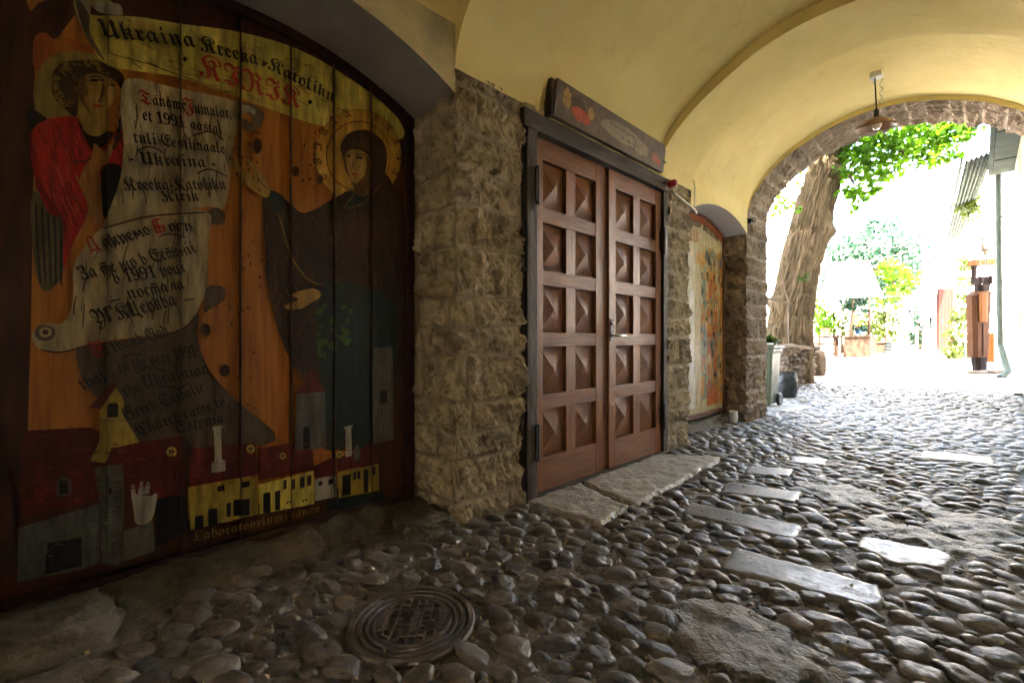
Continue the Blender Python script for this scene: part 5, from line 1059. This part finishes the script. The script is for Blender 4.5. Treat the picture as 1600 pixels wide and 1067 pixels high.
# ------------------------------------------------------------------ things standing about the yard
def box_at(mb, u0, u1, t, h, depth, m=0, z=0.0, bev=.01, flat=True):
    a = on_ground(u0, t); c_ = on_ground(u1, t); d_ = (c_-a)/np.linalg.norm(c_-a); n_ = np.array([-d_[1], d_[0], 0]); w_ = np.linalg.norm(c_-a); mid = (a+c_)/2 + n_*depth/2
    mb.bar(tuple(mid+[0,0,z]), tuple(mid+[0,0,z+h]), w_, depth, m, bev, up=tuple(n_)) if False else mb.add([tuple(p) for p in _obox(mid, d_, n_, w_, depth, z, z+h)], [(0,1,2,3),(7,6,5,4),(0,4,5,1),(1,5,6,2),(2,6,7,3),(3,7,4,0)], m)
def _obox(mid, d_, n_, w_, dp_, z0, z1):
    o_ = []
    for z in (z0, z1):
        for sx, sy in ((-1,-1),(1,-1),(1,1),(-1,1)): o_.append(mid + d_*sx*w_/2 + n_*sy*dp_/2 + np.array([0,0,z]))
    return o_
bt = 14.6; bench = thing('garden_bench', 'weathered grey plank bench with green slats beside the brown chest', 'bench', on_ground(1287, bt))
SLG = mat('green_grey_slats', (0.06,0.075,0.062), .8, var=.3, bump=.2)
for z_, m_ in ((.62, WOODG), (.40, WOODG), (.27, SLG), (.14, SLG)): b = MB(); box_at(b, 1258, 1310, bt, .07, .05, 0, z_); b.build('plank', m_, bench)
b = MB(); box_at(b, 1258, 1310, bt+.1, .04, .42, 0, .40); b.build('seat', WOODG, bench)
for u in (1261, 1306): b = MB(); box_at(b, u, u+4.5, bt-.06, .68, .09); b.build('leg', WOODG, bench)
ch = thing('wooden_chest', 'large brown plank chest standing open at the side in the yard', 'chest', on_ground(1340, 14.2))
b = MB(); box_at(b, 1320, 1359, 14.2, .64, .05); b.build('front_panel', WOODG, ch)
b = MB(); a = on_ground(1358, 14.25); c_ = on_ground(1368, 15.2); d_ = (c_-a)/np.linalg.norm(c_-a); n_ = np.array([-d_[1], d_[0], 0]); b.add([tuple(p) for p in _obox((a+c_)/2, d_, n_, np.linalg.norm(c_-a), .05, 0, .62)], [(0,1,2,3),(7,6,5,4),(0,4,5,1),(1,5,6,2),(2,6,7,3),(3,7,4,0)])
c2_ = on_ground(1330, 15.2); d2 = (c_-c2_)/np.linalg.norm(c_-c2_); n2 = np.array([-d2[1], d2[0], 0]); b.add([tuple(p) for p in _obox((c_+c2_)/2, d2, n2, np.linalg.norm(c_-c2_), .05, 0, .62)], [(0,1,2,3),(7,6,5,4),(0,4,5,1),(1,5,6,2),(2,6,7,3),(3,7,4,0)]); b.build('side_panel', WOODG, ch)
b = MB(); box_at(b, 1318.5, 1361, 14.15, .05, 1.05, 0, .642); b.build('lid', WOODG, ch)
o_ = MB(); box_at(o_, 1367, 1396, 15.6, .34, .5); box_at(o_, 1366.5, 1396.5, 15.56, .04, .58, 0, .342); finish(o_.build('low_box', WOODG), 'low dark brown wooden box right of the chest', 'box')
BLK = mat('dark_crate_plastic', (0.05,0.065,0.07), .6, var=.3)
for k in range(4): o_ = MB(); box_at(o_, 1393+k*.8, 1411+k*.5, 15.3, .085, .4, 0, k*.10); box_at(o_, 1392.5+k*.8, 1411.5+k*.5, 15.28, .02, .44, 0, k*.10+.07); finish(o_.build('stacked_crate', BLK), ('bottom','second','third','top')[k] + ' dark crate of the flat stack beside the white table' if k in (0, 3) else ('second','third')[k-1] + ' crate from the ground in the dark flat stack', 'crate', 'flat crates in a stack')
tt = 15.0; tab = thing('white_table', 'small white plastic table carrying bottles in front of the yard hedge', 'table', on_ground(1421, tt))
b = MB(); box_at(b, 1408, 1434, tt, .03, .5, 0, .84); b.build('table_top', M['white'], tab)
for u, dt in ((1409,0),(1432,0),(1410,.42),(1433,.42)): b = MB(); box_at(b, u, u+1.6, tt+dt, .84, .04); b.build('leg', M['white'], tab)
BLU = [mat('dark_blue_bottle', (0.03,0.07,0.13), .2, bump=0), mat('clear_bottle', (0.40,0.46,0.48), .15, bump=0), mat('teal_bottle', (0.06,0.22,0.26), .2, bump=0)]
for k, (u, mm) in enumerate(((1410.5,0),(1414,0),(1417.5,1),(1421.5,2),(1424.5,2))):
    p = on_ground(u, tt+.2+.05*(k%2)); h = (.40,.36,.34,.40,.36)[k]; b = MB(); b.lathe([(0,0),(.034,0),(.038,.02),(.038,h*.55),(.014,h*.72),(.013,h),(0,h)], (p[0],p[1],p[2]+.871), 14); finish(b.build('bottle', BLU[mm], smooth=True), ('dark blue bottle at the left end of the white table','dark blue bottle, second from the left on the white table','clear pale bottle in the middle of the white table','tall teal bottle on the white table','shorter teal bottle at the right of the bottle row')[k], 'bottle', 'bottles on the white table')
ORG = mat('orange_plastic', (0.75,0.24,0.02), .4, bump=0, var=.1); och = thing('orange_chair', 'bright orange plastic child chair under the white table', 'chair', on_ground(1421, 14.5))
b = MB(); box_at(b, 1415.5, 1428, 14.5, .04, .30, 0, .22); b.build('seat', ORG, och)
b = MB(); box_at(b, 1415.5, 1421, 14.78, .05, .04, 0, .52); box_at(b, 1415.5, 1421, 14.78, .05, .04, 0, .40); box_at(b, 1415.5, 1416.9, 14.79, .36, .03, 0, .24); box_at(b, 1419.6, 1421, 14.79, .36, .03, 0, .24); b.build('backrest', ORG, och)
for u, dt in ((1415.8,0),(1426.2,0),(1416,.26),(1426.4,.26)): b = MB(); box_at(b, u, u+1.6, 14.5+dt, .22, .035); b.build('leg', ORG, och)
b = MB(); box_at(b, 1417, 1426.5, 14.48, .10, .02, 0, .05); b.build('brace', ORG, och)
MET = mat('blue_grey_steel', (0.035,0.048,0.056), .6, var=.1); ps = thing('steel_post', 'tall blue grey steel post with a broad foot before the white house', 'post', on_ground(1448, 15.8))
b = MB(); b.tube([tuple(on_ground(1448,15.8)), tuple(at(1446,480,15.8)), tuple(at(1444,350,15.8))], [.115,.085,.06], 14); b.build('shaft', MET, ps, smooth=True); b = MB(); b.lathe([(.0,.0),(.22,.0),(.22,.05),(.14,.09),(.12,.2)], on_ground(1448,15.8), 18); b.build('foot', MET, ps)
# canvas awning on poles
CNV = mat('white_canvas', (0.78,0.77,0.75), .9, var=.04, bump=.1, bscale=9, spec=.1, trans=(.6,.6,.58)); aw = thing('canvas_awning', 'white canvas awning stretched between poles at the back of the yard', 'awning', on_ground(1330, 14.5))
q = [at(1303,410,15.5), at(1358,408,15.0), at(1379,463,13.6), at(1276,467,13.9)]; U, T_ = np.meshgrid(np.linspace(0,1,16), np.linspace(0,1,16), indexing='ij')
Pq = (q[0]*(1-U)[...,None]+q[1]*U[...,None])*(1-T_)[...,None] + (q[3]*(1-U)[...,None]+q[2]*U[...,None])*T_[...,None]; Pq[...,2] -= .14*np.sin(U*math.pi)*np.sin(T_*math.pi)
P2 = Pq.copy(); P2[...,2] += .006; link('canvas', np.vstack([Pq.reshape(-1,3), P2.reshape(-1,3)]), np.vstack([grid_faces(16,16), grid_faces(16,16,True)+256]), CNV, aw, smooth=True)
for u, v0_, t in ((1303,410,15.5),(1358,408,15.0)): p = at(u, v0_, t); g_ = p.copy(); g_[2] = gz(p[1]); b = MB(); b.tube([tuple(g_), tuple(p)], .035, 8); b.build('pole', WOODG, aw, smooth=True)
for a, c_ in ((q[1], at(1444,384,15.8)), (q[2], at(1446,457,15.8))): b = MB(); b.tube([tuple(a), tuple((a+c_)/2-[0,0,.06]), tuple(c_)], .012, 6); b.build('guy_line', M['palewood'], aw)
# trees and bushes along the back
def bush(name, lab, cat, base, cl, n, leafm, size, seed, trunk=None, rad=.06, group=None, flat=.8):
    t_ = thing(name, lab, cat, base, group); cc_ = [c[0] for c in cl]; rr_ = [c[1] for c in cl]; tot = sum(r**2 for r in rr_)
    v, f = leaf_cloud(clumps(cc_, rr_, [max(6, int(n*r*r/tot)) for r in rr_], seed, flat), size, seed+1); link('crown' if cat == 'tree' else 'foliage', v, f, leafm, t_)
    b = MB()
    if trunk is None: trunk = [base, cc_[0]]
    b.tube([tuple(p) for p in trunk], list(np.linspace(rad, rad*.4, len(trunk))), 8)
    for c in cc_[1:6]: b.tube([tuple(trunk[-1]), tuple((np.array(trunk[-1])+c)/2+[0,0,.05]), tuple(c)], [rad*.4, rad*.25, rad*.1], 6)
    b.build('trunk' if cat == 'tree' else 'stem', BARK, t_, smooth=True); return t_
G = on_ground
bush('fruit_tree', 'blue green tree spreading behind the canvas awning', 'tree', G(1330,17), [(at(u,v_,17),r) for u,v_,r in ((1335,395,.9),(1370,385,1.0),(1395,405,.9),(1410,440,.8),(1385,430,.8),(1420,385,.6),(1310,395,.6),(1432,410,.5),(1375,355,.6),(1400,455,.5),(1320,440,.8),(1345,450,.8),(1375,460,.7))], 2600, LEAF2, .15, 201, [G(1330,17), at(1332,500,17), at(1338,440,17)], .11)
bush('young_tree', 'slim green tree whose branches hang right of the awning', 'tree', G(1384,16), [(at(u,v_,15.6),r) for u,v_,r in ((1395,425,.5),(1408,438,.5),(1420,448,.35),(1402,455,.4),(1388,415,.35),(1372,470,.3),(1400,472,.25),(1425,430,.25))], 640, LEAF, .13, 211, [G(1384,16), at(1386,500,16), at(1394,440,15.7)], .05)
bush('bushy_shrub', 'feathery light green bush behind the brown chest', 'shrub', G(1372,16.6), [(at(u,v_,16.5),r) for u,v_,r in ((1372,510,.7),(1355,500,.5),(1390,505,.55),(1380,485,.5),(1360,520,.5),(1392,525,.4))], 1500, LEAF3, .10, 221)
bush('green_shrub', 'dark green shrub in front of the pale house, beside the linden trunk', 'shrub', G(1280,15.6), [(at(u,v_,15.6),r) for u,v_,r in ((1280,505,.45),(1272,490,.4),(1288,515,.35),(1275,475,.3),(1292,495,.3))], 520, LEAF, .12, 231)
bush('tall_weed', 'yellow green tall plants between the bench and the slim trunk', 'plant', G(1316,15.8), [(at(u,v_,15.8),r) for u,v_,r in ((1315,520,.3),(1318,500,.3),(1322,485,.25),(1312,508,.2))], 300, LEAF3, .10, 241)
bush('thin_tree', 'thin grey trunked tree left of the brown chest', 'tree', G(1329,15.4), [(at(u,v_,15.4),r) for u,v_,r in ((1333,470,.35),(1345,478,.35),(1325,478,.25),(1352,468,.25),(1318,472,.2))], 260, LEAF2, .13, 251, [G(1329,15.4), at(1331,500,15.4), at(1334,465,15.4)], .075)
bush('hedge_bush', 'dark green bush behind the white table and the steel post', 'shrub', G(1438,17), [(at(u,v_,17),r) for u,v_,r in ((1436,520,.5),(1440,500,.45),(1432,488,.4),(1428,530,.4),(1445,532,.35))], 600, LEAF2, .12, 261)
bush('climbing_vine', 'sunlit vine climbing beside the brown plank door and the carved post', 'vine', G(1503,13), [(at(u,v_,12.8),r) for u,v_,r in ((1500,555,.32),(1488,548,.28),(1505,530,.36),(1512,500,.36),(1500,490,.26),(1514,465,.30),(1507,440,.26),(1514,415,.24),(1506,405,.16),(1492,520,.24),(1485,565,.24),(1510,570,.3),(1516,545,.25))], 1500, LEAF3, .095, 271, rad=.03)
bush('hanging_vine', 'tuft of vine leaves hanging from the end of the tin canopy', 'vine', at(1518,310,11.5), [(at(u,v_,11.5),r) for u,v_,r in ((1512,312,.22),(1522,320,.22),(1520,338,.2),(1503,325,.2),(1526,305,.14))], 260, LEAF3, .10, 281, [at(1530,290,11.5), at(1520,330,11.5)], .015)
pt = thing('flower_pot', 'red clay pot with a leafy plant on the end of the bench', 'flower pot', tuple(G(1290,14.75)+np.array([0,0,.69])))
p = G(1290,14.75); TER = mat('red_clay', (0.42,0.09,0.05), .8, var=.15); b = MB(); b.lathe([(0,0),(.085,0),(.115,.2),(.13,.2),(.13,.25),(.11,.25),(.10,.2),(0,.2)], (p[0],p[1],p[2]+.69), 20); b.build('pot', TER, pt, smooth=False)
v, f = leaf_cloud(clumps([(p[0],p[1],p[2]+1.1)], [.26], [90], 291), .11, 292); link('foliage', v, f, LEAF, pt)
p = G(1342,14.7); fp = thing('flower_pot', 'blue pot with orange flowers on the lid of the brown chest', 'flower pot', (p[0],p[1],p[2]+.694))
b = MB(); b.lathe([(0,0),(.09,0),(.12,.14),(.13,.16),(.11,.16),(0,.13)], (p[0],p[1],p[2]+.694), 20); b.build('pot', BLU[0], fp)
v, f = leaf_cloud(clumps([(p[0],p[1],p[2]+.90)], [.17], [70], 293), .10, 294); link('foliage', v, f, LEAF2, fp); OF = mat('orange_petal', (0.8,0.32,0.02), .6, bump=0)
v, f = leaf_cloud(clumps([(p[0]-.03,p[1],p[2]+1.05)], [.09], [26], 295), .08, 296); link('blossom', v, f, OF, fp)
p = G(1272,12.2); v, f = ico(3); nb = v*np.array([.17,.10,.09])*(1+.15*vnoise(v*2,7))[:,None]+p+[0,0,.07]; finish(link('dark_bag', nb, f, M['tub'], smooth=True), 'small dark bag lying on the yard beside the planter', 'bag')
# carved wooden figure post with rope and beam
OAK = mat('oiled_oak', (0.070,0.028,0.010), .75, scale=3, col2=(0.045,0.017,0.006), stretch=(6,6,.7), bump=.3, bscale=20, spec=.12); OAKL = mat('bright_oak', (0.14,0.052,0.009), .7, scale=3, col2=(0.10,0.034,0.006), stretch=(6,6,.7), bump=.2, bscale=20, spec=.12); DOAK = mat('dark_oak', (0.018,0.011,0.008), .8, var=.3, bump=.3, spec=.12)
ft = 10.0; fb = G(1540, ft); cp = thing('carved_post', 'tall carved wooden pump post with an orange panel, dark forked head and rope', 'carved post', fb)
def hexp(mb, u0, u1, v0_, v1_, dep_, t=ft, m=0, du=0):      # tapered post section between two picture heights
    a0, a1 = at(u0[0], v0_, t), at(u0[1], v0_, t); c0, c1 = at(u1[0], v1_, t), at(u1[1], v1_, t)
    d_ = _r; n_ = _f; V = []
    for p_, q_ in ((a0, a1), (c0, c1)):
        w_ = np.linalg.norm(q_-p_)*.86; mid = (p_+q_)/2 + n_*dep_*.3; ch_ = min(.25*w_, .06)
        for sx, sy in ((-w_/2+ch_,-dep_*.3),(w_/2-ch_,-dep_*.3),(w_/2,-dep_*.3+min(ch_,dep_*.2)),(w_/2,dep_*.3-min(ch_,dep_*.2)),(w_/2-ch_,dep_*.3),(-w_/2+ch_,dep_*.3),(-w_/2,dep_*.3-min(ch_,dep_*.2)),(-w_/2,-dep_*.3+min(ch_,dep_*.2))): V.append(mid + d_*sx + n_*sy)
    mb.add(V, [tuple(range(8))[::-1], tuple(range(8,16))] + [(i,(i+1)%8,8+(i+1)%8,8+i) for i in range(8)], m)
b = MB(); hexp(b, (1529,1547), (1526,1549), 582, 556, .34); b.build('stump', DOAK, cp)
b = MB(); hexp(b, (1523,1549.5), (1520,1556), 558.5, 462, .42, ft-.03); hexp(b, (1520,1556), (1527,1556), 461.5, 455, .40, ft-.03); o = b.build('body', OAK, cp)
b = MB(); hexp(b, (1531,1545), (1530,1546), 503, 456.5, .06, ft-.075); b.build('panel', OAKL, cp); b = MB(); hexp(b, (1536,1537), (1536,1537), 556, 504, .02, ft-.045); b.build('groove', DOAK, cp)
b = MB(); hexp(b, (1531,1552), (1531,1554), 454.5, 444, .34, ft); hexp(b, (1531.5,1539), (1532,1539), 443.6, 432, .30, ft); hexp(b, (1546.5,1554), (1547,1554), 443.6, 431, .30, ft); hexp(b, (1521,1527), (1520,1530), 446, 415, .14, ft+.35); b.build('forked_head', DOAK, cp)
b = MB(); b.bar(at(1517.5,411,ft+.4), at(1557,409,ft+.4), .17, .14); b.build('crossbeam', OAKL, cp)
b = MB(); tip = at(1534.5,374,ft+.1)
for u in (1530,1540,1546): b.tube([tuple(tip), tuple(at((u+1536)/2,400,ft+.1)), tuple(at(u,434,ft+.1))], .014, 6)
b.lathe([(0,-.03),(.03,-.02),(.04,.0),(.02,.04),(0,.05)], tip, 10); b.lathe([(0,0),(.05,.01),(.10,.05),(.11,.07),(.09,.06),(0,.025)], at(1541,394,ft+.1), 16); b.build('rope', M['palewood'], cp)
b = MB(); hexp(b, (1549,1557), (1549,1557), 566, 520, .3, ft+.6); finish(b.build('pale_cupboard', OAKL), 'narrow pale wooden cupboard behind the carved post', 'cupboard')
for k, (u, v_) in enumerate(((1528,585),(1545,586),(1560,583))): p = G(u, 9.7); boulder('foot_stone', (p[0],p[1],p[2]+.02), (.16,.10,.05), 301+k, M['yard_stone'], ('flat stone left of','flat stone under','flat stone right of')[k] + ' the foot of the carved post', 'stone', 3)['group'] = 'flat stones at the carved post'
gt = thing('small_trestle', 'small pale green trestle between the vine and the carved post', 'trestle', G(1517,11.5))
for u in (1508,1517): b = MB(); box_at(b, u, u+1.8, 11.5, .62, .03); b.build('leg', SLG, gt)
b = MB(); box_at(b, 1506, 1521, 11.5, .05, .2, 0, .62); b.build('top', SLG, gt)
